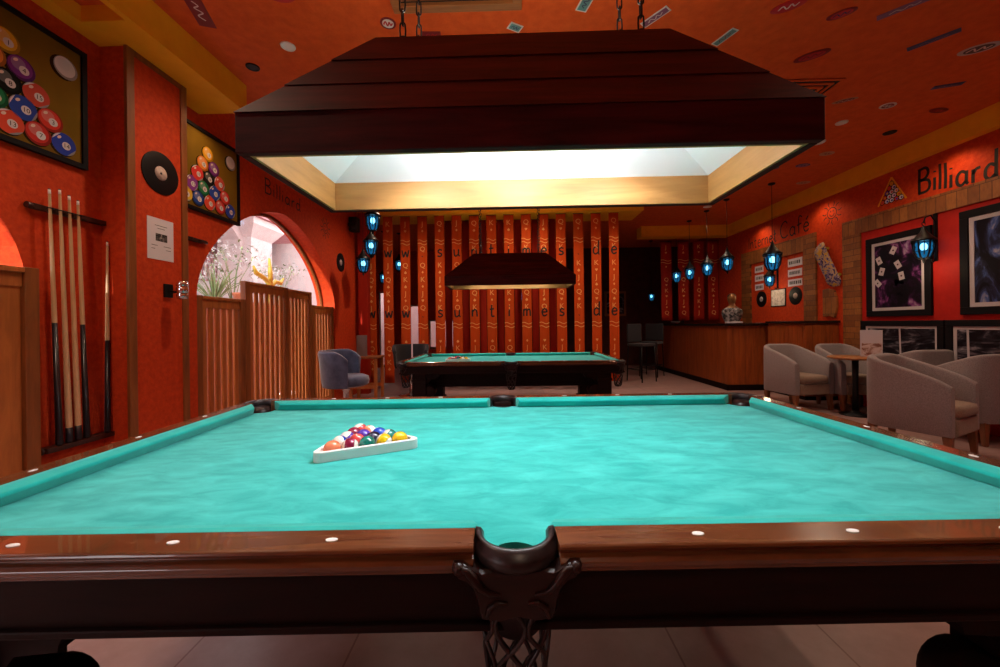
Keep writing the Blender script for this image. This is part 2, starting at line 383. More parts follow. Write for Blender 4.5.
# ---------------------------------------------------------------- room shell
XL, XR, YF, YB, ZC = -2.73, 4.95, -3.0, 11.2, 3.34
CS = (ZC-1.2)/2.08
WT = 0.28
mb = MB(); mb.box((XL-WT, YF, -.1), (XR+.2, YB+.2, 0), 'floor'); mb.prism([(XL-WT, 7.3, -.1), (-4.6, YB+.2, -.1), (XL-WT, YB+.2, -.1)], (0, 0, .1), 'floor'); struct(mb, 'floor')
mb = MB(); mb.box((XL-WT, YF-.2, ZC), (XR+.2, YB+.2, ZC+.15), 'ceil'); mb.prism([(XL-WT, 7.3, ZC), (-4.6, YB+.2, ZC), (XL-WT, YB+.2, ZC)], (0, 0, .15), 'ceil'); struct(mb, 'ceiling')
def archz(s, zs, za): return zs + (za-zs)*max(0.0, 1-abs(s)**1.6)**.57
def arch_wall(mb, y0, y1, openings, m, x0, x1, zt, swap=False):
    P = (lambda x, y: (y, x)) if swap else (lambda x, y: (x, y))
    def bx(a, b, z0, z1):
        q0 = P(x0, a); q1 = P(x1, b)
        mb.box((min(q0[0], q1[0]), min(q0[1], q1[1]), z0), (max(q0[0], q1[0]), max(q0[1], q1[1]), z1), m)
    cur = y0
    for (a, b, zs, za) in openings:
        if a > cur: bx(cur, a, 0, zt)
        N = 28; mid, hw = (a+b)/2, (b-a)/2
        S = [math.sin(-PI/2 + PI*k/N) for k in range(N+1)]
        for k in range(N):
            ya, yb = mid+S[k]*hw, mid+S[k+1]*hw
            za_, zb_ = archz(S[k], zs, za), archz(S[k+1], zs, za)
            pts = [(*P(x0, ya), za_), (*P(x0, yb), zb_), (*P(x0, yb), zt), (*P(x0, ya), zt)]
            q = P(x1-x0, 0)
            mb.prism(pts, (q[0], q[1], 0), m)
        cur = b
    if cur < y1: bx(cur, y1, 0, zt)
ARCH1 = (3.37, 6.09, 1.5, 2.575); ARCH0 = (-.57, 2.15, 1.5, 2.575)
mb = MB(); arch_wall(mb, YF, 7.30, [(-2.85, -1.0, 1.5, 2.5), ARCH0, ARCH1], 'stucco', XL-WT, XL, ZC); mb.prism([(XL-WT, 7.30, 0), (-4.4, YB+.2, 0), (-4.6, YB+.2, 0), (XL-WT-.15, 7.30, 0)], (0, 0, ZC), 'stucco'); struct(mb, 'wall_left')
mb = MB(); arch_wall(mb, XL-WT, XR+.2, [], 'stucco', YF-.2, YF, ZC, True); struct(mb, 'wall_front')
mb = MB(); mb.box((XR, YF, 0), (XR+.2, YB, ZC), 'stucco'); struct(mb, 'wall_right')
# back wall: orange left of the curtain's middle with door openings to daylight, dark to the right
mb = MB()
OPN = ((-3.75, -3.47, 0, 2.2), (-2.87, -2.53, 0, 1.8), (-2.3, -1.58, .5, 1.36))
cur = -4.5
for a, b, z0, z1 in OPN:
    mb.box((cur, YB, 0), (a, YB+.2, ZC), 'stucco'); mb.box((a, YB, z1), (b, YB+.2, ZC), 'stucco')
    if z0: mb.box((a, YB, 0), (b, YB+.2, z0), 'stucco')
    cur = b
mb.box((cur, YB, 0), (-1.3, YB+.2, ZC), 'stucco'); mb.box((-1.3, YB, 0), (XR+.2, YB+.2, ZC), 'dark_wall')
struct(mb, 'wall_back')
# beams and soffits
mb = MB(); mb.box((4.86, YF, 3.11), (XR, 8.75, ZC), 'yellow'); mb.box((2.95, 8.75, 3.11), (XR, 9.05, ZC), 'yellow'); struct(mb, 'trim_1')
mb = MB()
mb.box((XL, 2.36, 3.10), (-2.30, 3.42, ZC), 'yellow'); mb.box((XL, YF, 3.10), (-2.62, 2.36, ZC), 'yellow'); mb.box((-2.34, YF, 3.10), (-2.30, 2.36, ZC), 'yellow')
mb.box((-2.62, YF, 3.20), (-2.34, 2.36, ZC), 'ceil')
struct(mb, 'trim_2')
mb = MB(); mb.box((XL, 7.02, 3.205), (2.42, 7.72, ZC), 'yellow'); struct(mb, 'trim_3')
# pilaster with wooden edge posts
mb = MB(); mb.box((XL, 2.572, 0), (-2.54, 3.03, 3.10), 'stucco'); pil = struct(mb, 'pillar')
mb = MB()
mb.box((-2.552, 2.556, 0), (-2.528, 2.612, 3.099), 'fence_dark'); mb.build('corner_post', pil, .004)
mb = MB(); mb.box((-2.552, 2.99, 0), (-2.528, 3.045, 3.099), 'fence_dark'); mb.build('corner_post', pil, .004)
mb = MB(); mb.box((-2.552, 2.613, 3.06), (-2.53, 2.989, 3.099), 'fence_dark'); mb.build('top_rail', pil, .004)
# wooden corner post in the far left corner
mb = MB(); mb.box((-2.66, 6.88, 0), (-2.50, 7.02, 3.2), 'strip_back'); struct(mb, 'trim_4')
# arched windows with glass
def arch_window(name, A, x):
    a, b, zs, za = A; mid, hw = (a+b)/2, (b-a)/2
    S = [math.sin(-PI/2 + PI*k/32) for k in range(33)]
    crv = [(mid+s_*hw*.985, archz(s_, zs, za)-.02) for s_ in S]
    mb = MB(); mb.tube([(x, a+.02, 0.02)] + [(x, y, z) for y, z in crv] + [(x, b-.02, 0.02)], .022, 'fence_dark', 6)
    w = struct(mb, name)
    mb = MB(); pts = [(x, a+.02, .02)] + [(x, y, z) for y, z in crv] + [(x, b-.02, .02)]
    mb.prism(pts, (-.006, 0, 0), 'glass'); mb.build('pane', w)
arch_window('window_1', ARCH1, XL-.2)
arch_window('window_2', ARCH0, XL-.2)
# wood cladding on the right wall, red panels between
mb = MB()
e = .03
mb.box((XR-e, -1.0, 2.42), (XR, 5.89, 2.63), 'cladding')      # lintel band above the posters
mb.box((XR-e, 5.60, 0), (XR, 5.89, 2.42), 'cladding_h')
mb.box((XR-e, 6.40, 1.2), (XR, 6.66, 2.62), 'cladding_h'); mb.box((XR-e, 6.66, 2.36), (XR, 8.1, 2.62), 'cladding'); mb.box((XR-e, 8.1, 0), (XR, 8.4, 2.62), 'cladding_h')
struct(mb, 'trim_5')
mb = MB(); mb.box((XR-.008, -1.0, 0), (XR, 5.60, 2.42), 'red'); struct(mb, 'trim_6')

# daylight doors in the back wall (glass with frames)
for k, (a, b, z0, zdo) in enumerate(OPN):
    mb = MB()
    for p, q in ((a, a+.03), (b-.03, b)): mb.box((p, YB+.06, z0), (q, YB+.12, zdo), 'grey')
    mb.box((a, YB+.06, zdo-.05), (b, YB+.12, zdo), 'grey'); mb.box((a, YB+.06, z0), (b, YB+.12, z0+.08), 'grey')
    w = struct(mb, ('door_1', 'door_2', 'window_3')[k])
    mb = MB(); mb.box((a+.03, YB+.085, z0+.08), (b-.03, YB+.092, zdo-.05), 'glass'); mb.build('pane', w)

# ---------------------------------------------------------------- pool tables
HX, HY = 1.32, 0.686           # wood / cushion joint
def pocket_collar(mb, c, r, a0, a1, arm, axis_dir):
    """leather covered iron: U swept round the hole, oval section; c centre, opening towards -axis_dir"""
    pts = []
    N = 16
    def sec(px, py, nx, ny, wd):
        out = []
        for (d, z) in ((0, .752), (0, .790), (.006, .799), (.016, .801), (wd*.6, .797), (wd*.9, .788), (wd, .777), (wd*.9, .766), (wd*.6, .760), (.01, .752)):
            out.append((px+nx*d, py+ny*d, z))
        return out
    rings = []
    for k in range(N+1):
        a = a0 + (a1-a0)*k/N
        t = abs(2*k/N-1)
        wd = .017 + .016*(1-t**2)
        rings.append(sec(c[0]+r*math.cos(a), c[1]+r*math.sin(a), math.cos(a), math.sin(a), wd))
    def arms(a, wd=.017):
        return sec(c[0]+r*math.cos(a)-axis_dir[0]*arm, c[1]+r*math.sin(a)-axis_dir[1]*arm, math.cos(a), math.sin(a), wd)
    rings = [arms(a0)] + rings + [arms(a1)]
    mb.loft(rings, 'leather')
    # liner, a dark cup under the lip
    mb.lathe([(r+.001, .746), (r, .68), (r*.8, .62), (.01, .60)], 'leather', (c[0], c[1], 0), 20, caps=False)

def net(mb, c, r0, z0, z1):
    n = 7
    for k in range(n):
        for sgn in (1, -1):
            pts = []
            for j in range(15):
                t = j/14; a = 2*PI*k/n + sgn*.42*math.sin(t*PI*3) ; rr = r0*(1-.45*t**1.3)
                pts.append((c[0]+rr*math.cos(a), c[1]+rr*math.sin(a), z0+(z1-z0)*t))
            mb.tube(pts, .0045, 'leather', 6)
    mb.lathe([(r0*.5, z1), (r0*.5, z1-.012), (.01, z1-.015)], 'leather', (c[0], c[1], 0), 14)

def pool_table(label):
    T = thing('pool_table', label, 'pool table', (0, 0, 0), 0, None)
    PK = [(sx*1.293, sy*.659, .062) for sx in (-1, 1) for sy in (-1, 1)] + [(0, sy*.692, .058) for sy in (-1, 1)]
    # bed with pocket holes
    def arc(c, r, a0, a1, n=9): return [(c[0]+r*math.cos(a0+(a1-a0)*k/n), c[1]+r*math.sin(a0+(a1-a0)*k/n)) for k in range(n+1)]
    bx, by = 1.30, .666
    ol = []
    ol += arc((-1.293, -.659), .062, math.radians(97), math.radians(-7))
    ol += arc((0, -.705), .052, PI-.5, .5)
    ol += arc((1.293, -.659), .062, math.radians(187), math.radians(83))
    ol += arc((1.293, .659), .062, math.radians(277), math.radians(173))
    ol += arc((0, .705), .052, 2*PI-.5, PI+.5)
    ol += arc((-1.293, .659), .062, math.radians(7), math.radians(-97))
    mb = MB(); mb.prism([(x, y, .722) for x, y in ol], (0, 0, .03), 'felt'); mb.build('bed_cloth', T)
    # cushions
    def cushion(p0, p1, inward, m0, m1):
        d = Vector((p1[0]-p0[0], p1[1]-p0[1], 0)).normalized(); n = Vector((inward[0], inward[1], 0))
        prof = [(0, .800, 0), (.018, .7995, .35), (.046, .792, .95), (.050, .787, 1), (.049, .782, 1), (.030, .753, .6), (0, .753, 0)]
        rings = []
        for base, sg, mm in ((p0, 1, m0), (p1, -1, m1)):
            rings.append([Vector((base[0], base[1], z)) + n*q + d*sg*mm*f for q, z, f in prof])
        mb = MB(); mb.loft(rings, 'cushion_felt', smooth=False); mb.build('cushion', T, .003)
    for sy in (-1, 1):
        for sx in (-1, 1):
            cushion((sx*.068, sy*HY), (sx*1.243, sy*HY), (0, -sy), .018, .055)
    for sx in (-1, 1): cushion((sx*HX, -.609), (sx*HX, .609), (-sx, 0), .055, .055)
    # wooden rails with mouldings and pearl diamonds
    prof = [(0, .8005), (.064, .7995), (.068, .797), (.070, .792), (.066, .789), (.060, .786), (.060, .782), (.070, .779), (.075, .772), (.073, .763), (.066, .759), (.066, .752), (.056, .747), (.050, .742), (0, .742)]
    def rail(p0, p1, out, mat_, inl):
        rings = [[(b[0]+out[0]*d, b[1]+out[1]*d, z) for d, z in prof] for b in (p0, p1)]
        mb = MB(); mb.loft(rings, mat_, smooth=False); o = mb.build('rail', T, .0015)
        for (ix, iy) in inl:
            mb = MB(); F = frame((ix, iy, .8012), (out[1], out[0], 0) if abs(out[1]) else (0, 1, 0), out + (0,), (0, 0, 1))
            mb.prism([F(.0115*math.cos(2*PI*k/12), .0062*math.sin(2*PI*k/12), -.0012) for k in range(12)], (0, 0, .0014), 'pearl'); mb.build('diamond_inlay', o)
    for sy in (-1, 1):
        for sx in (-1, 1):
            xs = [sx*.345, sx*.640, sx*.935]
            a, b_ = sx*.078, sx*1.262
            rail((min(a, b_), sy*HY), (max(a, b_), sy*HY), (0, sy), 'mahogany', [(x, sy*(HY+.036)) for x in xs])
    for sx in (-1, 1):
        rail((sx*HX, -.625), (sx*HX, .625), (sx, 0), 'mahogany_y', [(sx*(HX+.036), y) for y in (-.33, 0, .33)])
    # apron boards
    for sy in (-1, 1):
        mb = MB(); y0, y1 = sorted((sy*(HY+.012), sy*(HY+.042)))
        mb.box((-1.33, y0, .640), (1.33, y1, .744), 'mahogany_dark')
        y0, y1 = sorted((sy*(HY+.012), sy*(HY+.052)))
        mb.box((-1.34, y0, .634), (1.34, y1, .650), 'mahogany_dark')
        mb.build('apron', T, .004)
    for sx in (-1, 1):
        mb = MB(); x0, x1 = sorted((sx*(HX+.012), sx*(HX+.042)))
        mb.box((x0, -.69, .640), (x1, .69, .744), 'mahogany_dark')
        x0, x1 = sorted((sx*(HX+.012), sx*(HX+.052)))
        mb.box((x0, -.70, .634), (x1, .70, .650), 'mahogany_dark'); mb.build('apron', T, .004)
    # recessed under-frame
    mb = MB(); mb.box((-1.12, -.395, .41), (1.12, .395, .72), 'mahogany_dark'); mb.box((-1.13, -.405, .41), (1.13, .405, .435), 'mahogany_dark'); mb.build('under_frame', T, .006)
    # legs with scrolled brackets
    for sx in (-1, 1):
        for sy in (-1, 1):
            cx, cy = sx*1.125, sy*.618
            mb = MB()
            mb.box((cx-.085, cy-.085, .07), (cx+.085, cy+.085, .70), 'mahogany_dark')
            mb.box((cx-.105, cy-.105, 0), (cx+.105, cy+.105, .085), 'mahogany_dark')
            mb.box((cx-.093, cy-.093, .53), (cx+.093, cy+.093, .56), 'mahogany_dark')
            lg = mb.build('leg', T, .006)
            mb = MB(); xi = cx - sx*.085
            pr = [(0, .638), (-.265, .638)] + [(-.265+.13*math.sin(PI/2*k/8)+.0*k, .638-.075*(1-math.cos(PI/2*k/8))) for k in range(1, 9)] + [(-.05, .556), (-.03, .53), (0, .50)]
            mb.prism([(xi+sx*q, cy-.06, z) for q, z in pr], (0, .12, 0), 'mahogany_dark')
            mb.lathe([(.01, -.066), (.07, -.066), (.078, -.05), (.078, .05), (.07, .066), (.01, .066)], 'mahogany_dark', (xi-sx*.03, cy, .395), 20, 'y')
            mb.build('bracket', lg, .003)
    # pockets
    for i, (px, py, r) in enumerate(PK):
        if i < 4:
            sx, sy = (1 if px > 0 else -1), (1 if py > 0 else -1)
            am = math.atan2(sy, sx); ad = (math.cos(am), math.sin(am)); span = PI*.53; c = (px+ad[0]*.004, py+ad[1]*.004)
            arm = .03
        else:
            sy = 1 if py > 0 else -1
            am = sy*PI/2; ad = (0, sy); span = PI/2; c = (0, py); arm = .010
        mb = MB(); pocket_collar(mb, c, r+.003, am-span, am+span, arm, ad)
        pk = mb.build('pocket', T)
        mb = MB(); net(mb, c if i < 4 else (c[0], c[1]+ad[1]*.004), .072, .70 if i >= 4 else .745, .43 if i >= 4 else .46); mb.build('pocket_net', pk)
        if i >= 4:   # carved shield with scrolled wings under the side pocket
            half = [(0, .776), (.045, .776), (.062, .772), (.072, .778), (.088, .789), (.104, .789), (.107, .778), (.100, .764), (.086, .758), (.076, .745), (.068, .725), (.064, .70), (.060, .688), (.03, .684), (0, .692)]
            half = [(x*1.09, z-.010) for x, z in half]; loop = half + [(-x, z) for x, z in half[::-1][1:-1]]
            yb = ad[1]*(HY+.045)
            mb = MB(); 
            rings = []
            for dd, ss in ((0, 1), (.030, 1), (.040, .93)):
                rings.append([(x*ss, yb+ad[1]*dd, .735+(z-.735)*ss) for x, z in loop])
            mb.loft(rings, 'shield', smooth=False)
            for sg in (-1, 1):
                mb.tube([(sg*x, yb+ad[1]*.042, z-.010) for x, z in ((.098, .782), (.088, .778), (.076, .764), (.064, .748), (.05, .738), (.03, .735))], [.005, .007, .008, .007, .005, .003], 'shield', 8)
                mb.sphere((sg*.103, yb+ad[1]*.038, .770), .011, 'shield', 10, 8)
                mb.tube([(sg*x, yb+ad[1]*.042, z-.010) for x, z in ((.055, .695), (.05, .712), (.035, .722), (.018, .72))], [.004, .006, .005, .003], 'shield', 8)
            mb.build('pocket_shield', pk, .002)
        else:
            mb = MB(); F0 = (px+ad[0]*.09, py+ad[1]*.09)
            mb.lathe([(.02, .69), (.05, .70), (.06, .735), (.05, .765), (.03, .77)], 'shield', (px+ad[0]*.035, py+ad[1]*.035, 0), 14)
            mb.build('pocket_shield', pk)
    return T
T1C = (-0.016, 1.46); T1A = 0.033
t1 = pool_table('large teal-topped pool table in the foreground, seen from its long side'); t1.location = (*T1C, 0); t1.rotation_euler = (0, 0, T1A)
T2C = (0.02, 5.62); T2A = 0.0
t2 = dup(t1, (*T2C, 0), T2A, 'smaller-looking teal pool table farther back, in front of the banner curtain', scale=(1.03, 1.03, .925))

# balls and triangle racks
def ball_mat(name, col, stripe):
    m, nt, b = nm(name); setc(b, col, .08, 0, .5)
    if stripe:
        tc = nt.nodes.new('ShaderNodeTexCoord'); sp = nt.nodes.new('ShaderNodeSeparateXYZ'); nt.links.new(tc.outputs['Object'], sp.inputs[0])
        ab = nt.nodes.new('ShaderNodeMath'); ab.operation = 'ABSOLUTE'; nt.links.new(sp.outputs['X'], ab.inputs[0])
        gt = nt.nodes.new('ShaderNodeMath'); gt.operation = 'GREATER_THAN'; gt.inputs[1].default_value = .0155; nt.links.new(ab.outputs[0], gt.inputs[0])
        mx = nt.nodes.new('ShaderNodeMixRGB'); mx.inputs[1].default_value = (*col, 1); mx.inputs[2].default_value = (.82, .80, .74, 1)
        nt.links.new(gt.outputs[0], mx.inputs[0]); nt.links.new(mx.outputs[0], b.inputs['Base Color'])
    return m
BC = {'yellow': (.80, .50, .01), 'blue': (.01, .06, .45), 'red': (.60, .06, .06), 'purple': (.08, .025, .32), 'orange': (.85, .24, .12), 'green': (.005, .16, .13), 'maroon': (.24, .015, .05), 'black': (.02, .02, .05)}
BM = {}
def ball(colour, stripe):
    key = (colour, stripe)
    if key not in BM:
        mat_ = ball_mat(colour + ('_stripe' if stripe else '_solid') + '_ball', BC[colour], stripe)
        mb = MB(); mb.sphere((0, 0, 0), .0286, mat_, 28, 18)
        o = mb.build('billiard_ball'); BM[key] = [o, False]
    rec = BM[key]
    if not rec[1]: rec[1] = True; return rec[0]
    o = rec[0].copy(); COL.objects.link(o); return o
# rows from the front edge (nearest the camera) to the apex; left to right
ROWS = [[('orange', 0), ('maroon', 1), ('green', 0), ('yellow', 1), ('yellow', 0)],
        [('blue', 1), ('red', 0), ('black', 0), ('green', 1)],
        [('purple', 1), ('purple', 0), ('blue', 0)],
        [('maroon', 0), ('orange', 1)],
        [('red', 1)]]
ROWN = ['in the front row', 'in the second row', 'in the third row', 'in the fourth row', 'at the apex']
ORD = ['first', 'second', 'third', 'fourth', 'fifth', 'sixth', 'seventh', 'eighth', 'ninth', 'tenth', 'eleventh', 'twelfth', 'thirteenth', 'fourteenth', 'fifteenth']
def racked(c, ang, zb, where, zsc=1.0):
    """c: middle of the front side, ang: direction of the front side"""
    ex = Vector((math.cos(ang), math.sin(ang), 0)); ey = Vector((-math.sin(ang), math.cos(ang), 0))
    r = .0287; side = 8*r + 2*r*math.sqrt(3)      # inner side
    # triangle frame: outer and inner rounded triangles
    def tri(side_, rad, cen):
        h = side_*math.sqrt(3)/2; P = [Vector((-side_/2, 0)), Vector((side_/2, 0)), Vector((0, h))]; G = Vector((0, side_*math.sqrt(3)/6)); out = []
        for i, p in enumerate(P):
            q = p + (G-p).normalized()*(2*rad); a = math.atan2((p-G).y, (p-G).x)
            for k in range(7): out.append(q + rad*Vector((math.cos(a-PI/3+2*PI/3*k/6), math.sin(a-PI/3+2*PI/3*k/6))))
        return [(o.x, o.y-G.y+cen) for o in out]
    G0 = (2*r*math.sqrt(3)*2)/3     # centroid height over front ball row centre line
    inn = tri(side+.004, .020, G0); outr = tri(side+.004+.0145*2*math.sqrt(3), .024, G0)
    rk = thing('triangle_rack', 'white plastic triangle rack holding balls on the ' + where, 'triangle rack', (c[0], c[1], zb), ang)
    mb = MB(); mi = 0
    rings = [[(x, y, z) for x, y in pts] for pts, z in ((outr, .0005), (outr, .034), (inn, .034), (inn, .0005))]
    mb.loft(rings + [rings[0]], 'white', True, False, False); mb.build('frame', rk, .003)
    for i, row in enumerate(ROWS):
        for j, (col, st) in enumerate(row):
            o = ball(col, st)
            p = Vector((c[0], c[1], 0)) + ex*((j-(len(row)-1)/2)*2*r) + ey*(i*r*math.sqrt(3))
            o.location = (p.x, p.y, zb+.0290); o.rotation_euler = (R_.uniform(-.6, .6), R_.uniform(0, 6), R_.uniform(-.9, .9) + ang)
            pos = 'at the apex' if i == 4 else f'{ORD[j]} from left in the {ORD[i]} row'
            tag(o, f'{col} {"striped" if st else "solid"} ball {pos} of the {where} rack', 'billiard ball', 'billiard balls in the rack on the ' + where)
racked((-.508, 1.380), math.radians(28), .753, 'foreground table')
racked((-.72, 5.46), math.radians(8), .753*.925, 'far table')

# ---------------------------------------------------------------- table lamps
def table_lamp(label, bulb, n_chain_z):
    """origin at the centre of the open bottom"""
    L = thing('billiard_lamp', label, 'lamp')
    W, D, HR = .895, .325, .126     # half width, half depth, rim height
    tw, td, H = .505, .17, .460
    for sy in (-1, 1):     # long rim boards
        mb = MB(); y0, y1 = sorted((sy*D, sy*(D-.028)))
        mb.box((-W, y0, .0), (W, y1, HR), 'lampwood'); mb.build('rim_board', L, .004)
    for sx in (-1, 1):
        mb = MB(); x0, x1 = sorted((sx*W, sx*(W-.028)))
        mb.box((x0, -D+.0285, 0), (x1, D-.0285, HR), 'lampwood_end'); mb.build('rim_board', L, .004)
    # pine lining inside the rim
    for sy in (-1, 1):
        mb = MB(); y0, y1 = sorted((sy*(D-.029), sy*(D-.040))); mb.box((-W+.041, y0, .002), (W-.041, y1, HR), 'pine'); o = mb.build('rim_lining', L); o['label'] = 'light pine lining'
    for sx in (-1, 1):
        mb = MB(); x0, x1 = sorted((sx*(W-.029), sx*(W-.040))); mb.box((x0, -D+.029, .002), (x1, D-.029, HR), 'pine_y'); o = mb.build('rim_lining', L); o['label'] = 'light pine lining'
    # sloping hood of horizontal boards, four sides
    nb = 3
    for side in range(4):
        mb = MB(); 
        for k in range(nb):
            t0, t1 = k/nb, (k+1)/nb
            def P(t, s, off):
                w, d, z = W+(tw-W)*t, D+(td-D)*t, HR+(H-HR)*t
                w += off*.6; d += off; 
                return {0: (s*w, -d, z), 1: (w, s*d, z), 2: (-s*w, d, z), 3: (-w, -s*d, z)}[side]
            ob, ot = .003, -.001
            a = [P(t0, -1, ob), P(t0, 1, ob), P(t1, 1, ot), P(t1, -1, ot)]
            b = [P(t0, -1, ob-.02), P(t0, 1, ob-.02), P(t1, 1, ot-.02), P(t1, -1, ot-.02)]
            mi = mb.mi('lampwood' if side % 2 == 0 else 'lampwood_end')
            A = [mb.v(p) for p in a]; B = [mb.v(p) for p in b]
            mb.face(A, mi); mb.face(B[::-1], mi)
            for q in range(4): mb.face([A[q], B[q], B[(q+1) % 4], A[(q+1) % 4]], mi)
        mb.build('hood_side', L)
    mb = MB()      # top boards with an added slot that lets uplight onto the ceiling
    mb.box((-tw+.022, -td+.022, H-.016), (tw-.022, -.05, H+.002), 'lampwood'); mb.box((-tw+.022, .05, H-.016), (tw-.022, td-.022, H+.002), 'lampwood')
    mb.box((-tw+.022, -.05, H-.016), (-.42, .05, H+.002), 'lampwood'); mb.box((.42, -.05, H-.016), (tw-.022, .05, H+.002), 'lampwood'); mb.build('top_board', L, .003)
    # white reflector inside
    mb = MB(); o_ = .034
    r0 = [(-W+o_, -D+o_, HR), (W-o_, -D+o_, HR), (W-o_, D-o_, HR), (-W+o_, D-o_, HR)]
    r1 = [(-tw+o_, -td+o_, H-.03), (tw-o_, -td+o_, H-.03), (tw-o_, td-o_, H-.03), (-tw+o_, td-o_, H-.03)]
    mb.loft([r0, r1], 'lampwhite', True, False, False); mb.poly(r1, 'lampwhite'); o = mb.build('reflector', L, recalc=False); o['label'] = 'white inner reflector'
    # bulbs on sockets
    for x in (-.17, .17):
        mb = MB(); mb.lathe([(.022, H-.03), (.022, H-.09), (.016, H-.10)], 'white', (x, 0, 0), 14); sk = mb.build('socket', L)
        mb = MB(); mb.sphere((x, 0, H-.155), .055, bulb, 18, 12); mb.build('bulb', sk)
    # chains to the ceiling
    for sx in (-1, 1):
        for sy in (-1, 1):
            x, y = sx*.42, sy*.13
            mb = MB(); z = H+.02; k = 0
            mb.tube([(x+.012*math.cos(a), y, H+.018+.012*math.sin(a)) for a in [2*PI*j/10 for j in range(10)]], .003, 'iron', 6, True)
            while z < n_chain_z-.01:
                ln = min(.058, n_chain_z-z+.004)
                loop = []
                for j in range(14):
                    a = 2*PI*j/14; q = .010*math.cos(a); h = ln/2+ (ln/2-.010)*(1 if math.sin(a) > 0 else -1)*min(1, abs(math.sin(a))*2.2) + .010*math.sin(a)
                    loop.append((x+q, y, z+h) if k % 2 == 0 else (x, y+q, z+h))
                mb.tube(loop, .0032, 'iron', 6, True); z += ln-.010; k += 1
            mb.build('chain', L)
    return L
l1 = table_lamp('long dark wooden hood lamp hanging over the foreground pool table, brightly lit', 'bulb', ZC-1.739)
l1.location = (.055, 1.515, 1.739); l1.rotation_euler = (0, 0, -.002)
l2 = table_lamp('dark wooden hood lamp hanging over the far pool table before the banners', 'bulb_far', ZC-1.739)
l2.location = (.02, 5.66, 1.739)

# ---------------------------------------------------------------- left wall: posters, cues, record, notice
FL = lambda y, z, x=XL: frame((x, y, z), (0, 1, 0), (0, 0, 1), (1, 0, 0))
PB = {'1': ((.75, .38, .02), 0), '5': ((.80, .26, .04), 0), '4': ((.20, .03, .25), 0), '11': ((.70, .05, .04), 1), '8': ((.01, .01, .01), 0), '15': ((.60, .08, .05), 1), '12': ((.25, .05, .30), 1),
      '6': ((.02, .20, .07), 0), '10': ((.03, .07, .40), 1), '3': ((.70, .05, .03), 0), '9': ((.75, .50, .05), 1), '2': ((.02, .06, .30), 0), '13': ((.72, .08, .04), 1), '7': ((.60, .04, .03), 0), '14': ((.03, .06, .42), 1)}
for k, (c, s) in list(PB.items()) + [('white', ((.66, .62, .64), 0))]:
    M['print' + k] = plain('printed_ball_' + k, c, .7, spec=.1); M['printlow' + k] = plain('printed_ball_rim_' + k, tuple(q*.45 for q in c), .7, spec=.1); M['printhigh' + k] = plain('printed_ball_light_' + k, tuple(q + (.8-q)*.16 for q in c), .7, spec=.1)
M['printwhite'] = plain('printed_white', (.72, .68, .70), .7, spec=.1); M['printdark'] = plain('printed_shadow', (.03, .016, .004), .8, spec=.05); M['printshine'] = plain('printed_shine', (.8, .62, .55), .7, spec=.1)
def ball_poster(y0, y1, label):
    w, h = y1-y0, .75; z0 = 2.225
    t = thing('billiard_poster', label, 'picture', (XL, y0, z0))
    mb = MB(); 
    for lo, hi in (((0, 0, 0), (.03, w, .03)), ((0, 0, h-.03), (.03, w, h)), ((0, 0, .03), (.03, .03, h-.03)), ((0, w-.03, .03), (.03, w, h-.03))): mb.box(lo, hi, 'blackframe')
    mb.build('frame', t)
    mb = MB(); mb.box((.002, .03, .03), (.018, w-.03, h-.03), 'olive')
    F = frame((.018, 0, 0), (0, 1, 0), (0, 0, 1), (1, 0, 0))
    r = .066
    ax = w-.405; ay = .55            # apex ball
    rows = [['1'], ['5', '4'], ['11', '8', '15'], ['12', '6', '10', '3'], ['9', '2', '13', '7', '14']]
    d1 = Vector((-.062, -.108)); d2 = Vector((.069, -.110))
    d = .0006
    for i, row in enumerate(rows):
        for j, n in enumerate(row):
            c = Vector((ax, ay)) + d1*(i-j) + d2*j
            if c.x < .03+r*.6: continue
            mb.disc(c.x-.008, c.y-.006, r*1.06, F, 'printdark', d*1); 
            base = 'white' if PB[n][1] else n
            mb.disc(c.x, c.y, r, F, 'printlow'+base, d*2, 24); mb.disc(c.x-r*.06, c.y+r*.08, r*.86, F, 'print'+base, d*2.5, 24)
            mb.disc(c.x-r*.2, c.y+r*.28, r*.52, F, 'printhigh'+base, d*2.8, 20)
            a = R_.uniform(.3, 1.2)
            if PB[n][1]:
                # stripe: ellipse segment band
                pts = []
                for q in range(13): b_ = -PI/2*.62 + PI*.62*q/12; pts.append((r*math.cos(b_), r*math.sin(b_)*1.0))
                for q in range(13): b_ = PI/2*.62 - PI*.62*q/12; pts.append((-r*math.cos(b_), r*math.sin(b_)))
                mb.poly([F(c.x+u*math.cos(a)-v*math.sin(a), c.y+u*math.sin(a)+v*math.cos(a), d*3) for u, v in pts], 'print'+n)
            mb.disc(c.x+.012, c.y-.006, r*.36, F, 'printwhite', d*4, 16)
            text2d(mb, n, F, c.x+.012, c.y-.018, .036, 'printdark', d*5)
            mb.disc(c.x-.026, c.y+.034, r*.2, F, 'printshine', d*4, 12, r*.12, .7)
    cx_, cy_ = w-.115, h-.165
    mb.disc(cx_-.015, cy_-.008, .070, F, 'printdark', d*1); mb.disc(cx_, cy_, .066, F, 'printlowwhite', d*2, 24); mb.disc(cx_-.004, cy_+.005, .057, F, 'printwhite', d*3, 24); mb.disc(cx_-.012, cy_+.018, .035, F, 'printhighwhite', d*4, 20)
    mb.build('print', t, recalc=False)
    return t
ball_poster(1.50, 2.468, 'framed poster of racked billiard balls above the cue rack')
ball_poster(2.94+.1, 3.90, 'framed poster of racked billiard balls between the pilaster and the arched window')

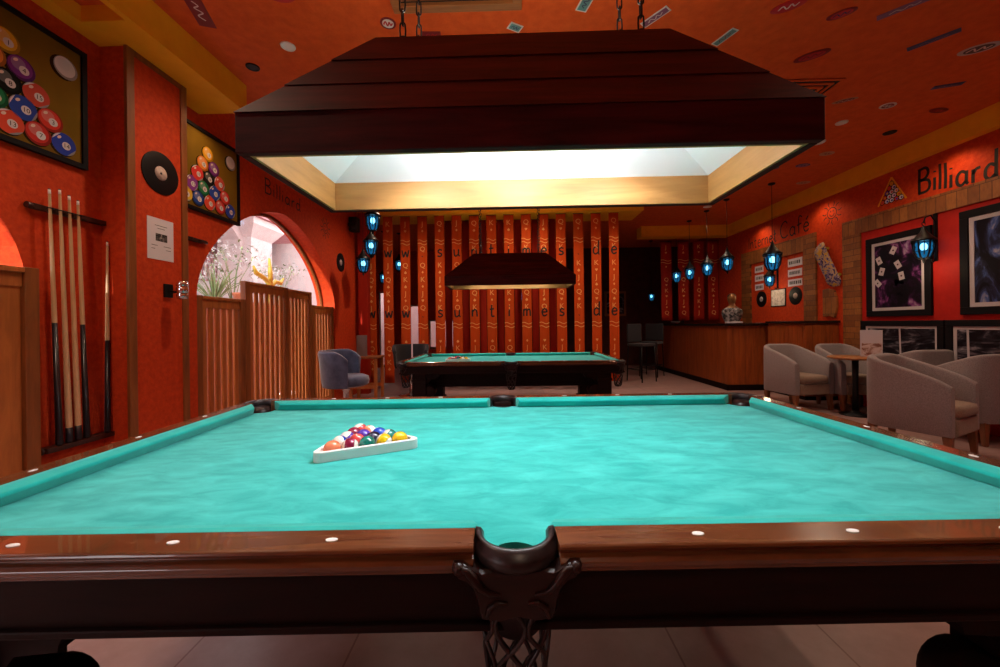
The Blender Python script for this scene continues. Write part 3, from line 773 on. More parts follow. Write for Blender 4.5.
def wall_record(name_label, F, r, lab='vinyl_label'):
    o0 = F(0, 0, 0); ex = F(1, 0, 0)-o0; ey = F(0, 1, 0)-o0; ez = F(0, 0, 1)-o0
    t = thing('vinyl_record', name_label, 'record', o0)
    rot = Matrix((ex, ey, ez)).transposed().to_4x4()
    mb = MB(rot); mb.lathe([(r, .002), (r, .006), (r*.985, .007), (r*.35, .0065), (.004, .0065)], 'vinyl', n=40); mb.build('disc', t)
    mb = MB(rot); mb.lathe([(r*.33, .0066), (r*.33, .0078), (.01, .0078)], lab, n=28); mb.lathe([(.008, .0079), (.008, .0085), (.001, .0085)], 'vinyl', n=10); mb.build('centre_label', t)
    return t
wall_record('black vinyl record high on the wood-edged pilaster', FL(2.812, 2.335, -2.54), .152)
wall_record('black vinyl record on the dark wall end beyond the arched window', FL(6.32, 2.24), .15)
# printed notice on the pilaster
t = thing('paper_notice', 'white printed sheet with small photo taped to the pilaster', 'notice', (-2.54, 2.70, 1.70))
mb = MB(); mb.box((.001, 0, 0), (.004, .215, .30), 'paper'); F = frame((.004, 0, 0), (0, 1, 0), (0, 0, 1), (1, 0, 0))
mb.box((.0041, .065, .135), (.0046, .16, .19), 'photoprint')
for v, a, b_ in ((.245, .06, .16), (.225, .08, .14), (.10, .03, .08), (.10, .13, .19), (.075, .03, .06), (.075, .15, .19)): mb.box((.0041, a, v), (.0046, b_, v+.004), 'ink')
mb.build('sheet', t)
# unlit ribbed glass sconce on the pilaster
t = thing('wall_sconce', 'unlit ribbed glass sconce on a black bracket, low on the pilaster', 'wall lamp', (-2.54, 2.86, 1.48))
mb = MB(); mb.box((0.001, -.035, -.05), (.015, .035, .05), 'iron'); mb.tube([(.015, 0, 0), (.06, 0, -.01), (.085, 0, -.005)], .008, 'iron'); mb.build('bracket', t, .002)
mb = MB(); mb.lathe([(.02, -.065), (.034, -.06), (.036, -.03), (.030, -.022), (.038, -.012), (.038, .02), (.031, .028), (.038, .038), (.036, .06), (.025, .07)], 'chrome', (.115, 0, 0), 18); mb.build('glass_shade', t)

# cue rack and five cues
t = thing('cue_rack', 'dark wooden cue rack rails on the wall left of the pilaster', 'cue rack', (XL, 2.38, 0))
mb = MB(); mb.box((.001, -.21, 1.895), (.035, .205, 1.925), 'rackwood'); mb.tube([(.02, -.21, 1.91), (.02, -.235, 1.91)], .018, 'rackwood', 12)
for y in (-.151, -.098, -.048, .0): mb.tube([(.058+.014*math.cos(a), y+.016*math.sin(a), 1.91) for a in [PI*1.0*j/8-PI/2 for j in range(9)]], .004, 'iron', 6)
mb.build('top_rail', t, .004)
mb = MB(); mb.box((.001, -.19, .485), (.075, .225, .515), 'rackwood'); mb.tube([(.04, -.19, .50), (.04, -.205, .50)], .022, 'rackwood', 12); mb.build('bottom_ledge', t, .004)
CUES = [(2.285, 2.025, 0), (2.338, 2.04, 1), (2.388, 2.02, 1), (2.436, 2.005, 0), (2.563, 1.785, 0)]
CLAB = ['pale-shafted cue with black lower half, leftmost in the wall rack', 'all-maple cue with a short black foot, second from left in the wall rack', 'all-maple cue with a short black foot, third from left in the wall rack', 'pale-shafted cue with black lower half, fourth from left in the wall rack', 'short cue with dark lower half, standing alone at the rack end by the pilaster']
for (y, zt, kind), lab in zip(CUES, CLAB):
    L = zt-.518
    c = thing('billiard_cue', lab, 'cue', (XL+.058, y-.022, .518), 0, 'cues in the wall rack')
    c.rotation_euler = (math.radians(1.4), 0, 0) if y < 2.5 else (math.radians(-.6), 0, 0)
    h = L*.48 if kind == 0 else .09
    R = lambda z: .0165 + (.0065-.0165)*z/L
    mb = MB(); mb.lathe([(R(h), h), (R(L*.75), L*.75), (R(L), L-.03)], 'maple', n=14, caps=False); mb.build('shaft', c)
    mb = MB(); mb.lathe([(.014, 0), (.0175, .006), (.0175, .03), (R(.04), .04), (R(h), h)], 'black', n=14); mb.build('butt', c)
    mb = MB(); mb.lathe([(R(L)+.0002, L-.03), (R(L), L-.006)], 'white', n=12); mb.lathe([(R(L), L-.006), (R(L)*.8, L)], 'ink', n=12); mb.build('ferrule', c)

t = thing('cue_rail', 'short dark wooden cue rail on the wall between pilaster and arched window', 'cue rack', (XL, 3.25, 1.965))
mb = MB(); mb.box((.001, -.2, -.015), (.035, .19, .015), 'rackwood'); mb.tube([(.02, .19, 0), (.02, .215, 0)], .016, 'rackwood', 12); mb.build('rail', t, .004)
mb = MB()
for y in (.02, .12): mb.tube([(.035+.014*math.cos(a), y+.016*math.sin(a), 0) for a in [PI*j/8-PI/2 for j in range(9)]], .004, 'iron', 6)
mb.build('clips', t)
# painted lettering on the left wall
mb = MB(); F = FL(4.36, 2.70); write(mb, 'Billiard', F, 0, .02, .17, .018, 'letter_red', .22, sx=1.25)
tag(mb.build('wall_lettering', recalc=False), 'dark hand-painted word Billiard over the arched window', 'lettering')
mb = MB(); sun_logo(mb, FL(5.80, 2.67), .075, 'letter_red', .012)
tag(mb.build('sun_emblem', recalc=False), 'faint dark painted sun above the arched window, right side', 'emblem')

# slatted gates in the arched window
def gate(name, y0, y1, h, lab, post0=True, post1=True, solid=False, x=-2.775):
    t = thing(name, lab, 'gate', (x, y0, 0)); w = y1-y0
    pw = .07
    if post0: mb = MB(); mb.box((-.03, .002, .0), (.03, pw, h+.02), 'fence_dark'); mb.build('post', t, .004)
    if post1: mb = MB(); mb.box((-.03, w-pw, .0), (.03, w-.002, h+.02), 'fence_dark'); mb.build('post', t, .004)
    a, b = (pw if post0 else .0)+.002, (w-pw if post1 else w)-.002
    mb = MB(); mb.box((-.018, a, .07), (.018, b, .15), 'fence'); mb.build('lower_rail', t, .003)
    mb = MB(); mb.prism([(-.018, a, h-.09), (.018, a, h-.09), (.018, a, h-.012), (.035, a, h-.012), (.035, a, h+.016), (-.035, a, h+.016), (-.035, a, h-.012), (-.018, a, h-.012)], (0, b-a, 0), 'fence'); mb.build('upper_rail', t, .003)
    mb = MB(); n = max(2, round((b-a)/.088)) if not solid else round((b-a)/.12)
    pt = (b-a)/n
    for k in range(n):
        g = pt*.40 if not solid else .004
        mb.box((-.010, a+k*pt+g/2, .075), (.010, a+(k+1)*pt-g/2, h-.02), 'fence')
    mb.build('slats', t, .002)
    return t
gate('slatted_gate', 3.385, 4.025, 1.475, 'low slatted pine panel at the left side of the arched window')
gate('slatted_gate', 4.03, 4.83, 1.67, 'tall slatted pine gate leaf left of the middle in the arched window')
gate('slatted_gate', 4.835, 5.41, 1.66, 'tall slatted pine gate leaf right of the middle in the arched window', False)
gate('slatted_gate', 5.415, 6.08, 1.485, 'low slatted pine panel at the right end of the arched window, by the blue chair')
gate('board_gate', 1.55, 2.17, 1.53, 'solid dark board gate with pale end post, left of the cue rack', True, True, True, -2.695)

# speaker high in the corner
t = thing('wall_speaker', 'small black loudspeaker high in the corner by the curtain', 'speaker', (XL, 6.66, 2.94))
mb = MB(); mb.box((.03, -.075, -.12), (.17, .075, .12), 'speaker'); mb.build('cabinet', t, .012)
mb = MB(); mb.box((.0, -.02, -.03), (.03, .02, .03), 'iron'); mb.build('bracket', t)
mb = MB(); mb.lathe([(.05, -.002), (.052, -.006), (.02, -.004), (.005, -.008)], 'matte_black', (.10, -.075, -.03), 18, 'y'); mb.build('cone', t)

# ---------------------------------------------------------------- banner curtain
def suit(mb, F, u, v, s, kind, m, off):
    if kind == 0: mb.poly([F(u+s*a, v+s*b, off) for a, b in ((0, -1), (.75, 0), (0, 1), (-.75, 0))], m)
    else:
        pts = [(0, -1), (.6, -.3), (.95, .3), (.7, .8), (.3, .85), (0, .5), (-.3, .85), (-.7, .8), (-.95, .3), (-.6, -.3)]
        if kind == 2: pts = [(a, -b) for a, b in pts]
        mb.poly([F(u+s*a, v+s*b, off) for a, b in pts], m)
        if kind == 2: mb.poly([F(u+s*a, v+s*b, off) for a, b in ((-.3, -1.1), (.3, -1.1), (.08, -.4), (-.08, -.4))], m)
TOPS = 3.205
def banner(x, y, w, z0, z1, letter, label, cloth, seed, group, detail=True):
    rr = random.Random(seed)
    t = thing('curtain_banner', label, 'banner', (x, y, z1), 0, group)
    h = z1-z0; mb = MB(); N = 16
    ph = rr.uniform(0, 6); am = .010
    def yo(u, v): return am*math.sin(v*1.7+ph) + .006*math.sin(u*18+ph)
    # cloth with a real thickness
    rings = []
    for k in range(N+1):
        z = -h*k/N
        fr = [(-w/2+w*j/6, yo(-w/2+w*j/6, z)-.004, z) for j in range(7)]
        bk = [(p[0], p[1]+.006, p[2]) for p in fr[::-1]]
        rings.append(fr+bk)
    mb.loft(rings, cloth)
    if detail:
        F = lambda u, v, d=0.0: Vector((u, yo(u, v)-.0055-d*.6, v))
        for zz in [q_ for q_ in (-.45, -.51, -1.985, -2.05) if q_ > -h+.05]:
            mb.ribbon([(-w/2+w*j/10, zz+.016*math.sin(j/10*2*PI+.4)) for j in range(11)], .012, F, 'gold', .0)
        z = -.10 - rr.uniform(0, .05); kinds = 'KJQ'
        k0 = rr.randrange(3)
        slots = [-.14, -.27] + [-.90 - .13*q for q in range(0, 7)] + [-2.30 - .125*q for q in range(0, 5)]
        if rr.random() < .6: slots += [-.60]
        q = 0
        for sz in slots:
            if sz < -h+.1: continue
            if q % 2 == 0: text2d(mb, kinds[(k0+q//2) % 3], F, 0, sz-.045, .13, 'gold', .0005)
            else: suit(mb, F, 0, sz, .026, rr.randrange(3), 'gold', .0005)
            q += 1
        if letter != ' ':
            ww = width(letter, .24, 0)
            for zz in (-.745, -1.855): write(mb, letter, F, -ww/2, zz, .25, .028, 'letter', 0, .0008)
    mb.build('cloth', t, recalc=False)
    mb = MB(); mb.box((-w/2-.005, -.012, -.004), (w/2+.005, .016, .0), 'iron'); mb.build('hanging_bar', t)
    return t
WORD = 'www.suntimes.de'
NAMES = {'.': 'a full stop'}
CY_ = 7.16
for k, ch in enumerate(WORD):
    x = -2.524 + .317*k
    nml = NAMES.get(ch, 'the letter ' + ch)
    banner(x, CY_, .178, .15, TOPS, ch, f'orange card-print banner painted with {nml}, {ORD[k]} from the left in the front row', 'strip', k+1, 'front row of curtain banners')
for k in range(4, 11):
    x = -2.484 + .333*k
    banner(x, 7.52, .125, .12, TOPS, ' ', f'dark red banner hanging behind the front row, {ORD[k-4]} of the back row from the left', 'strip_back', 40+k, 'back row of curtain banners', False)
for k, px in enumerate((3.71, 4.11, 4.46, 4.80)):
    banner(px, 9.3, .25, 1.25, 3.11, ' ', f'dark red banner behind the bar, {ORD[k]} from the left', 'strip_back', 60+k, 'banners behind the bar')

# ---------------------------------------------------------------- lanterns
def lantern(name, label, loc, group, s=1.0, ceil_z=None, wall=None):
    t = thing(name, label, 'lantern', loc, 0, group)
    mb = MB()      # domed cap with ring and finial
    mb.lathe([(.115*s, .085*s), (.118*s, .10*s), (.085*s, .135*s), (.055*s, .175*s), (.035*s, .20*s), (.022*s, .235*s), (.012*s, .26*s), (.004*s, .285*s)], 'iron', n=12)
    mb.tube([(.02*s*math.cos(a), 0, .30*s+.02*s*math.sin(a)) for a in [2*PI*j/12 for j in range(12)]], .004*s, 'iron', 6, True)
    mb.build('cap', t)
    mb = MB(); mb.lathe([(.070*s, .082*s), (.080*s, .03*s), (.074*s, -.04*s), (.050*s, -.10*s), (.02*s, -.115*s)], 'glow', n=12); gl = mb.build('glass', t)
    mb = MB()
    for k in range(6):
        a = 2*PI*k/6 + .3
        mb.tube([(q*s*math.cos(a), q*s*math.sin(a), z*s) for q, z in ((.10, .088), (.092, .03), (.086, -.04), (.060, -.105), (.02, -.13))], .0095*s, 'iron', 6)
        mb.tube([(q*s*math.cos(a+.52), q*s*math.sin(a+.52), z*s) for q, z in ((.084, .085), (.10, .05), (.084, .02), (.094, -.03), (.07, -.08))], .006*s, 'iron', 5)
    for q, z in ((.096, .07), (.088, -.035)): mb.tube([(q*s*math.cos(a), q*s*math.sin(a), z*s) for a in [2*PI*j/18 for j in range(18)]], .005*s, 'iron', 5, True)
    mb.lathe([(.03*s, -.115*s), (.018*s, -.14*s), (.012*s, -.165*s), (.002*s, -.185*s)], 'iron', n=10)
    mb.build('cage', t)
    mb = MB(); mb.sphere((0, 0, 0.02*s), .034*s, 'glowcore', 10, 8, (1, 1, 1.4)); mb.build('lamp_core', gl)
    if ceil_z:
        mb = MB(); mb.tube([(0, 0, .318*s), (0, 0, ceil_z-loc[2]-.02)], .004, 'iron', 6)
        mb.lathe([(.05, ceil_z-loc[2]-.001), (.048, ceil_z-loc[2]-.02), (.01, ceil_z-loc[2]-.035)], 'iron', n=14)
        mb.build('cord', t)
    if wall:
        d = wall-loc[0]
        mb = MB(); mb.tube([(0, 0, .31*s), (d*.15, 0, .38*s), (d*.6, 0, .40*s), (d*.93, 0, .33*s), (d*.95, 0, .1), (d*.93, 0, -.12), (d*.75, 0, -.16), (d*.6, 0, -.13)], .008, 'iron', 6)
        mb.box((min(d*.92, d-.001), -.02, -.15), (max(d*.92, d-.001), .02, .42*s), 'iron'); mb.build('bracket', t)
    return t
def lit(loc, e, col=(.45, .8, 1.0), r=.06):
    pl = bpy.data.lights.new('lantern_light', 'POINT'); pl.energy = e; pl.color = col; pl.shadow_soft_size = r
    o = bpy.data.objects.new('lantern_light', pl); o.location = loc; COL.objects.link(o)
LN = [((3.82, 9.0, 2.235), 'blue lantern over the bar, farthest of the row of four'), ((3.82, 8.35, 2.225), 'blue lantern over the bar, second farthest of the row of four'),
      ((3.82, 7.62, 2.215), 'blue lantern over the bar, second nearest of the row of four'), ((3.82, 6.93, 2.215), 'blue lantern over the bar corner, nearest of the row of four')]
for p, lab in LN: lantern('hanging_lantern', lab, p, 'lanterns hanging over the bar', 1.0, ZC)
lantern('hanging_lantern', 'large blue lantern hanging on a long cord before the Internet Cafe lettering', (4.10, 6.18, 2.13), None, 1.15, ZC)
LC = [((-1.963, 5.656, 2.71), 'blue lantern by the curtain, highest of three at the left'), ((-2.13, 6.05, 2.43), 'blue lantern by the curtain, middle one of three at the left'), ((-2.386, 6.40, 2.21), 'blue lantern by the curtain, lowest of three at the left')]
for p, lab in LC: lantern('hanging_lantern', lab, p, 'lantern cluster by the curtain', 1.0, ZC)
lantern('hanging_lantern', 'lit lantern glimpsed behind the banners near the left lantern cluster', (-2.52, 9.0, 2.60), 'lanterns behind the curtain', 1.0, ZC)
lantern('hanging_lantern', 'lower lit lantern glimpsed between the leftmost banners', (-2.82, 8.8, 2.28), 'lanterns behind the curtain', .9, ZC)
lantern('hanging_lantern', 'small lit lantern glimpsed between the banners under the far table lamp', (.28, 9.4, 1.87), 'lanterns behind the curtain', .8, ZC)
lantern('wall_lantern', 'blue lantern on a scrolled wall bracket between the two large posters', (4.80, 4.64, 2.02), None, .95, None, XR-.01)
lantern('wall_lantern', 'smaller blue lantern on the wall among the white signs, below the large hanging lantern', (4.80, 7.32, 1.95), None, .85, None, XR)
lantern('wall_lantern', 'small blue lantern glowing on the dark back wall of the passage', (3.72, 10.3, 1.87), None, .8, ZC)
for p in ((4.78, 4.64, 2.02), (4.78, 7.32, 1.95)): lit((p[0]-.02, p[1], p[2]-.22), 1.5, (1.0, .75, .45), .05)

# ---------------------------------------------------------------- bar
BX, BY0, BY1 = 3.80, 6.93, 10.3
t = thing('bar_counter', 'long wooden bar counter with upright board front and dark top', 'bar counter', (BX, BY0, 0))
def boards(mb, F, u0, u1, z0, z1, m, step=.10, th=.022):
    n = round((u1-u0)/step); st = (u1-u0)/n
    for k in range(n):
        a, b = u0+k*st+.002, u0+(k+1)*st-.002; d = th + R_.uniform(-.002, .002)
        mb.prism([F(a, z0), F(b, z0), F(b, z1), F(a, z1)], F(0, 0, d)-F(0, 0, 0), m)
mb = MB(); mb.box((.03, .03, 0), (.40, BY1-BY0, 1.13), 'mahogany_dark'); mb.box((.40, .03, 0), (XR-BX-.002, .42, 1.13), 'mahogany_dark'); mb.build('carcass', t)
mb = MB(); boards(mb, frame((.03, 0, 0), (0, 1, 0), (0, 0, 1), (-1, 0, 0)), .03, BY1-BY0, .10, 1.125, 'barwood')
mb.build('side_boards', t, .002)
mb = MB(); boards(mb, frame((0, .03, 0), (1, 0, 0), (0, 0, 1), (0, -1, 0)), .005, XR-BX-.005, .10, 1.125, 'barwood'); mb.build('front_boards', t, .002)
mb = MB(); mb.box((-.005, .0, 0), (.03, BY1-BY0, .10), 'mahogany_dark'); mb.box((-.005, -.005, 0), (XR-BX-.005, .03, .10), 'mahogany_dark'); mb.build('plinth', t, .004)
mb = MB(); mb.box((-.06, -.06, 1.131), (.46, BY1-BY0, 1.175), 'bartop'); mb.box((.46, -.06, 1.131), (XR-BX-.005, .48, 1.175), 'bartop'); mb.build('worktop', t, .008)
# lower wooden cabinet between the bar and the clad wall
t = thing('wooden_cabinet', 'dark wooden cabinet with shelf top between the bar and the armchairs', 'cabinet', (4.42, 5.98, 0))
mb = MB(); mb.box((.02, .02, .06), (.525, .84, 1.16), 'barwood'); mb.box((.04, .04, 0), (.525, .84, .06), 'mahogany_dark'); mb.build('body', t, .004)
mb = MB(); mb.box((-.02, -.02, 1.162), (.525, .86, 1.20), 'bartop'); mb.build('top', t, .006)
for a, b in ((.05, .43), (.44, .82)):
    mb = MB(); F = frame((.02, 0, 0), (0, 1, 0), (0, 0, 1), (-1, 0, 0)); boards(mb, F, a, b, .10, 1.12, 'barwood', .10, .016); d = mb.build('door', t, .002)
    mb = MB(); mb.sphere((-.018, b-.05 if a < .2 else a+.05, .65), .014, 'chrome', 10, 8); mb.build('knob', d)
mb = MB(); F = frame((0, .02, 0), (1, 0, 0), (0, 0, 1), (0, -1, 0)); boards(mb, F, .03, .52, .08, 1.14, 'barwood', .1, .014); mb.build('end_boards', t, .002)
# bust on the bar
def skin_thing(verts, edges, name, mats, parent, sub=2, face_mat=None):
    me = bpy.data.meshes.new(name); me.from_pydata(verts_only(verts), edges, []); 
    for mm in mats: me.materials.append(M[mm])
    o = bpy.data.objects.new(name, me); COL.objects.link(o); o.parent = parent
    sk = o.modifiers.new('skin', 'SKIN'); sk.use_smooth_shade = True
    for k, v in enumerate(verts):
        me.skin_vertices[0].data[k].radius = (v[3], v[4] if len(v) > 4 else v[3])
    me.skin_vertices[0].data[0].use_root = True
    ss = o.modifiers.new('sub', 'SUBSURF'); ss.levels = sub; ss.render_levels = sub
    return o
def verts_only(v): return [p[:3] for p in v]
t = thing('bust', 'gold-faced bust in a shiny silver jacket standing on the bar', 'statue', (4.20, 7.48, 1.176), math.radians(-25))
mb = MB()   # one continuous bust: base, shoulders, neck, head
prof = [(0, .10, .08), (.02, .11, .085), (.06, .135, .095), (.14, .165, .10), (.22, .175, .095), (.27, .15, .08), (.30, .09, .065), (.325, .055, .055), (.36, .05, .05), (.385, .058, .065), (.42, .072, .082), (.46, .076, .09), (.50, .074, .088), (.535, .055, .065), (.555, .02, .025)]
rings = []
for z, a, b in prof:
    ring = []
    for k in range(24):
        an = 2*PI*k/24; x, y = a*math.cos(an), b*math.sin(an)
        if .38 < z < .54 and math.sin(an) < -.3: y -= .012*max(0, 1-abs(z-.435)/.06)*(abs(math.cos(an)) < .3)   # nose
        ring.append((x, y, z))
    rings.append(ring)
mb.loft(rings, 'goldpaint'); mb.build('body', t, subsurf=1)
mb = MB(); rings = []
for z, a, b in ((.0, .115, .09), (.06, .142, .102), (.14, .173, .108), (.215, .182, .103), (.262, .158, .09), (.285, .115, .078)):
    rings.append([(a*math.cos(2*PI*k/24), b*math.sin(2*PI*k/24), z) for k in range(24)])
mb.loft(rings, 'silver', caps=False)
for sg in (-1, 1): mb.tube([(sg*.11, -.075, .28), (sg*.075, -.105, .22), (sg*.03, -.115, .12)], [.012, .02, .012], 'silver', 8)
mb.build('jacket', t, subsurf=1)
mb = MB(); rings = []
for z, a, b in ((.47, .078, .092), (.50, .080, .094), (.535, .064, .076), (.562, .025, .03)):
    rings.append([(a*math.cos(2*PI*k/20), .012+b*math.sin(2*PI*k/20), z) for k in range(20)])
mb.loft(rings, 'shield'); mb.build('hair', t, subsurf=1)
# things lying on the bar
t = thing('ashtray', 'small pale bowl at the far end of the bar', 'bowl', (3.93, 9.35, 1.176))
mb = MB(); mb.lathe([(.05, 0), (.09, .02), (.10, .05), (.09, .05), (.075, .025), (.01, .015)], 'fabric', n=20); mb.build('bowl', t)
mb = MB(); mb.box((3.88, 7.0, 1.176), (4.12, 7.14, 1.205), 'paper'); tag(mb.build('card_box', bevel=.004), 'flat white card box on the near corner of the bar', 'box')

# ---------------------------------------------------------------- right wall
FR = lambda y, z, x=XR: frame((x, y, z), (0, -1, 0), (0, 0, 1), (-1, 0, 0))
mb = MB(); F = FR(4.825, 2.71); wd = width('Billiard', .29, .17, 1.0); write(mb, 'Billiard', F, 0, 0, .29, .032, 'letter', .17, rise=-.011, sx=.80/wd)
tag(mb.build('wall_lettering', recalc=False), 'large black hand-painted word Billiard beside the triangle emblem on the right wall', 'lettering')
mb = MB(); F = FR(8.17, 2.68); write(mb, 'Internet', F, 0, 0, .25, .022, 'letter', .16, sx=.86/width('Internet', .25, .16)); write(mb, 'Caf\u00e9', F, .93, .01, .29, .024, 'letter', .14, sx=.72/width('Caf\u00e9', .29, .14))
tag(mb.build('wall_lettering', recalc=False), 'black hand-painted words Internet Caf\u00e9 above the clad wall panel', 'lettering')
mb = MB(); sun_logo(mb, FR(6.10, 2.84), .085, 'letter', .014)
tag(mb.build('sun_emblem', recalc=False), 'black painted smiling sun after the words Internet Caf\u00e9', 'emblem')
# triangle emblem with balls
t = thing('triangle_emblem', 'yellow triangle outline filled with painted billiard balls beside the word Billiard', 'emblem', (XR, 5.165, 2.72))
mb = MB(); F = frame((0, 0, 0), (0, -1, 0), (0, 0, 1), (-1, 0, 0))
a = [(-.185, -.01), (0, .315), (.185, -.01)]
for p, q in zip(a, a[1:]): mb.ribbon([p, q], .022, F, 'yellow', .003)
mb.build('outline', t, recalc=False)
mb = MB(); cs = list(PB)
for i in range(5):
    for j in range(i+1):
        u = (j-i/2)*.062; v = .235-.053*i
        mb.disc(u, v, .036, F, 'printdark', .003, 12)
        mb.disc(u, v, .027, F, 'printwhite' if (i*3+j) % 3 else 'print'+cs[(i*3+j*2) % 15], .004, 12); mb.disc(u+.006, v-.004, .013, F, 'print'+cs[(i*5+j*3) % 15], .005, 10)
mb.build('painted_balls', t, recalc=False)

def framed(label, y0, y1, z0, z1, art, fw=.075, mw=.04, tilt=0.0, x=XR-.008, extra=None, bw=None):
    """y0 > y1: left to right in view"""
    t = thing('framed_poster', label, 'picture', (x, y0, z0)); t.rotation_euler = (0, tilt, 0)
    w, h = y0-y1, z1-z0; d = .03
    F = frame((-.001, 0, 0), (0, -1, 0), (0, 0, 1), (-1, 0, 0))
    def bar(mb, u0, u1, v0, v1, th, m, dd=0): mb.prism([F(u0, v0, dd), F(u1, v0, dd), F(u1, v1, dd), F(u0, v1, dd)], F(0, 0, th)-F(0, 0, 0), m)
    mb = MB()
    for q in ((0, w, 0, fw), (0, w, h-fw, h), (0, fw, fw, h-fw), (w-fw, w, fw, h-fw)): bar(mb, *q, d, 'blackframe')
    mb.build('frame', t, .004)
    a = fw+.002; b = fw+mw
    mb = MB()
    for q in ((a, w-a, a, b), (a, w-a, h-b, h-a), (a, b, b, h-b), (w-b, w-a, b, h-b)): bar(mb, *q, .016, 'mat')
    mb.build('passepartout', t)
    mb = MB(); bar(mb, b+.001, w-b-.001, b+.001, h-b-.001, .012, art)
    if extra: extra(mb, F, b, w-b, h)
    mb.build('print', t)
    return t
def cards(mb, F, b, w, h):
    for (u, v, a) in ((.25, .70, .4), (.30, .56, -.3), (.52, .80, -.5), (.60, .62, .5), (.66, .48, .2), (.22, .42, .7)):
        ca, sa = math.cos(a), math.sin(a)
        mb.poly([F(w*u+p*ca-q*sa, h*v+p*sa+q*ca, .0135) for p, q in ((-.035, -.05), (.035, -.05), (.035, .05), (-.035, .05))], 'mat')
        mb.disc(w*u, h*v, .012, F, 'letter_red', .0145, 8)
    for k in range(12):
        mb.disc(w*(.3+.4*R_.random()), h*(.15+.28*R_.random()), .02+.03*R_.random(), F, 'art_purple', .0132, 9)
framed('large framed dark print with purple tones and scattered pale cards', 5.505, 4.675, 1.245, 2.30, 'art_purple', extra=cards)
framed('large framed dark blue print at the right edge of the room', 4.385, 3.50, 1.245, 2.36, 'art_blue', .08, .045)
def comic(mb, F, b, w, h):
    for u in (.58, ):
        mb.poly([F(w*u+p, q, .0135) for p, q in ((-.01, b+.002), (.012, b+.002), (-.004, h-b-.002), (-.026, h-b-.002))], 'mat')
def comic2(mb, F, b, w, h):
    for u in (.22, .62): mb.poly([F(w*u+p, q, .0135) for p, q in ((-.01, b+.002), (.012, b+.002), (.002, h-b-.002), (-.02, h-b-.002))], 'mat')
framed('framed dark grey print low on the wall behind the menu card', 5.60, 4.55, .42, 1.19, 'art_grey', .07, .03, extra=comic)
framed('framed dark grey print low on the wall at the right edge', 4.535, 3.45, .42, 1.19, 'art_grey', .07, .035, extra=comic2)

# records, signs, notice and skateboard on the Internet Cafe panel
wall_record('black vinyl record right of the notice board on the far right wall', FR(6.88, 1.635), .155)
wall_record('black vinyl record left of the notice board on the far right wall', FR(7.79, 1.635), .155, 'mat')
SG = [(7.05, 2.215, .34, .135, 'white sign with dark lines, topmost right of the hanging lantern'), (7.05, 2.035, .33, .125, 'white sign with dark lines, middle one right of the hanging lantern'), (7.05, 1.865, .33, .12, 'white sign with dark lines, lowest one right of the hanging lantern'),
      (7.98, 2.23, .26, .13, 'white sign with dark lines, topmost left of the hanging lantern'), (7.98, 2.055, .26, .125, 'white sign with dark lines, middle one left of the hanging lantern'), (7.98, 1.875, .26, .12, 'white sign with dark lines, lowest one left of the hanging lantern')]
for y, z, w, h, lab in SG:
    t = thing('wall_sign', lab, 'sign', (XR, y, z), 0, 'small white signs on the far right wall'); F = frame((0, 0, 0), (0, -1, 0), (0, 0, 1), (-1, 0, 0))
    mb = MB(); mb.prism([F(0, -h/2, .001), F(w, -h/2, .001), F(w, h/2, .001), F(0, h/2, .001)], (-.006, 0, 0), 'paper')
    u = .03
    while u < w-.05:
        l = R_.uniform(.012, .04); mb.poly([F(u+a*l, b*.028, .0078) for a, b in ((0, -1), (1, -1), (1, 1), (0, 1))], 'ink'); u += l+.012
    mb.build('plate', t)
t = thing('notice_board', 'small framed notice between the two vinyl records', 'notice', (XR, 7.49, 1.48)); F = frame((0, 0, 0), (0, -1, 0), (0, 0, 1), (-1, 0, 0))
mb = MB(); mb.prism([F(-.01, -.01, .001), F(.38, -.01, .001), F(.38, .31, .001), F(-.01, .31, .001)], (-.012, 0, 0), 'blackframe'); mb.build('frame', t)
mb = MB(); mb.prism([F(.005, .005, .0132), F(.365, .005, .0132), F(.365, .295, .0132), F(.005, .295, .0132)], (-.002, 0, 0), 'noticeprint'); mb.build('sheet', t)
# skateboard
t = thing('skateboard', 'skateboard with purple and yellow printed deck hung slanting on the wall', 'skateboard', (XR-.075, 6.125, 2.065))
ang = math.radians(27); ca, sa = math.cos(ang), math.sin(ang)
def SB(u, v, d=0): return Vector((-d, -(u*ca - v*sa), u*sa + v*ca))
mb = MB(); L_, W_ = .39, .11
def deck(d0, m, sc=1.0):
    rings = []
    for k in range(25):
        v = -L_+2*L_*k/24; s_ = abs(v)/L_; w = W_*math.sqrt(max(.0, 1-max(0, (s_-.72)/.28)**2))+.002
        kick = .05*max(0, (s_-.68)/.32)**1.5
        rings.append([SB(-w, v, d0-kick), SB(-w*.5, v, d0-kick-.002), SB(w*.5, v, d0-kick-.002), SB(w, v, d0-kick), SB(w, v, d0-kick+.012), SB(w*.5, v, d0-kick+.010), SB(-w*.5, v, d0-kick+.010), SB(-w, v, d0-kick+.012)])
    mb.loft(rings, m)
deck(0.0, 'skate'); mb.build('deck', t)
for v in (-.24, .24):
    mb = MB(); mb.tube([SB(-.085, v, -.05), SB(.085, v, -.05)], .007, 'chrome', 8); mb.tube([SB(0, v, -.002), SB(0, v, -.05)], .018, 'chrome', 8); tr_ = mb.build('truck', t)
    for u in (-.075, .075):
        mb = MB(); mb.tube([SB(u-.014, v, -.048), SB(u+.014, v, -.048)], .024, 'yellow_plastic', 14); mb.build('wheel', tr_)
# curved wooden half-barrel ornament below it
mb = MB(); F = FR(6.115, 1.24)
pts = [(-.14, .44), (-.04, .455), (.07, .42), (.115, .30), (.12, .15), (.075, .0), (-.02, .03), (-.14, .02)]
mb.prism([F(u, v, .002) for u, v in pts], (-.035, 0, 0), 'cladding'); tag(mb.build('wooden_ornament', bevel=.006), 'curved brown wooden ornament on the wall below the skateboard', 'ornament')

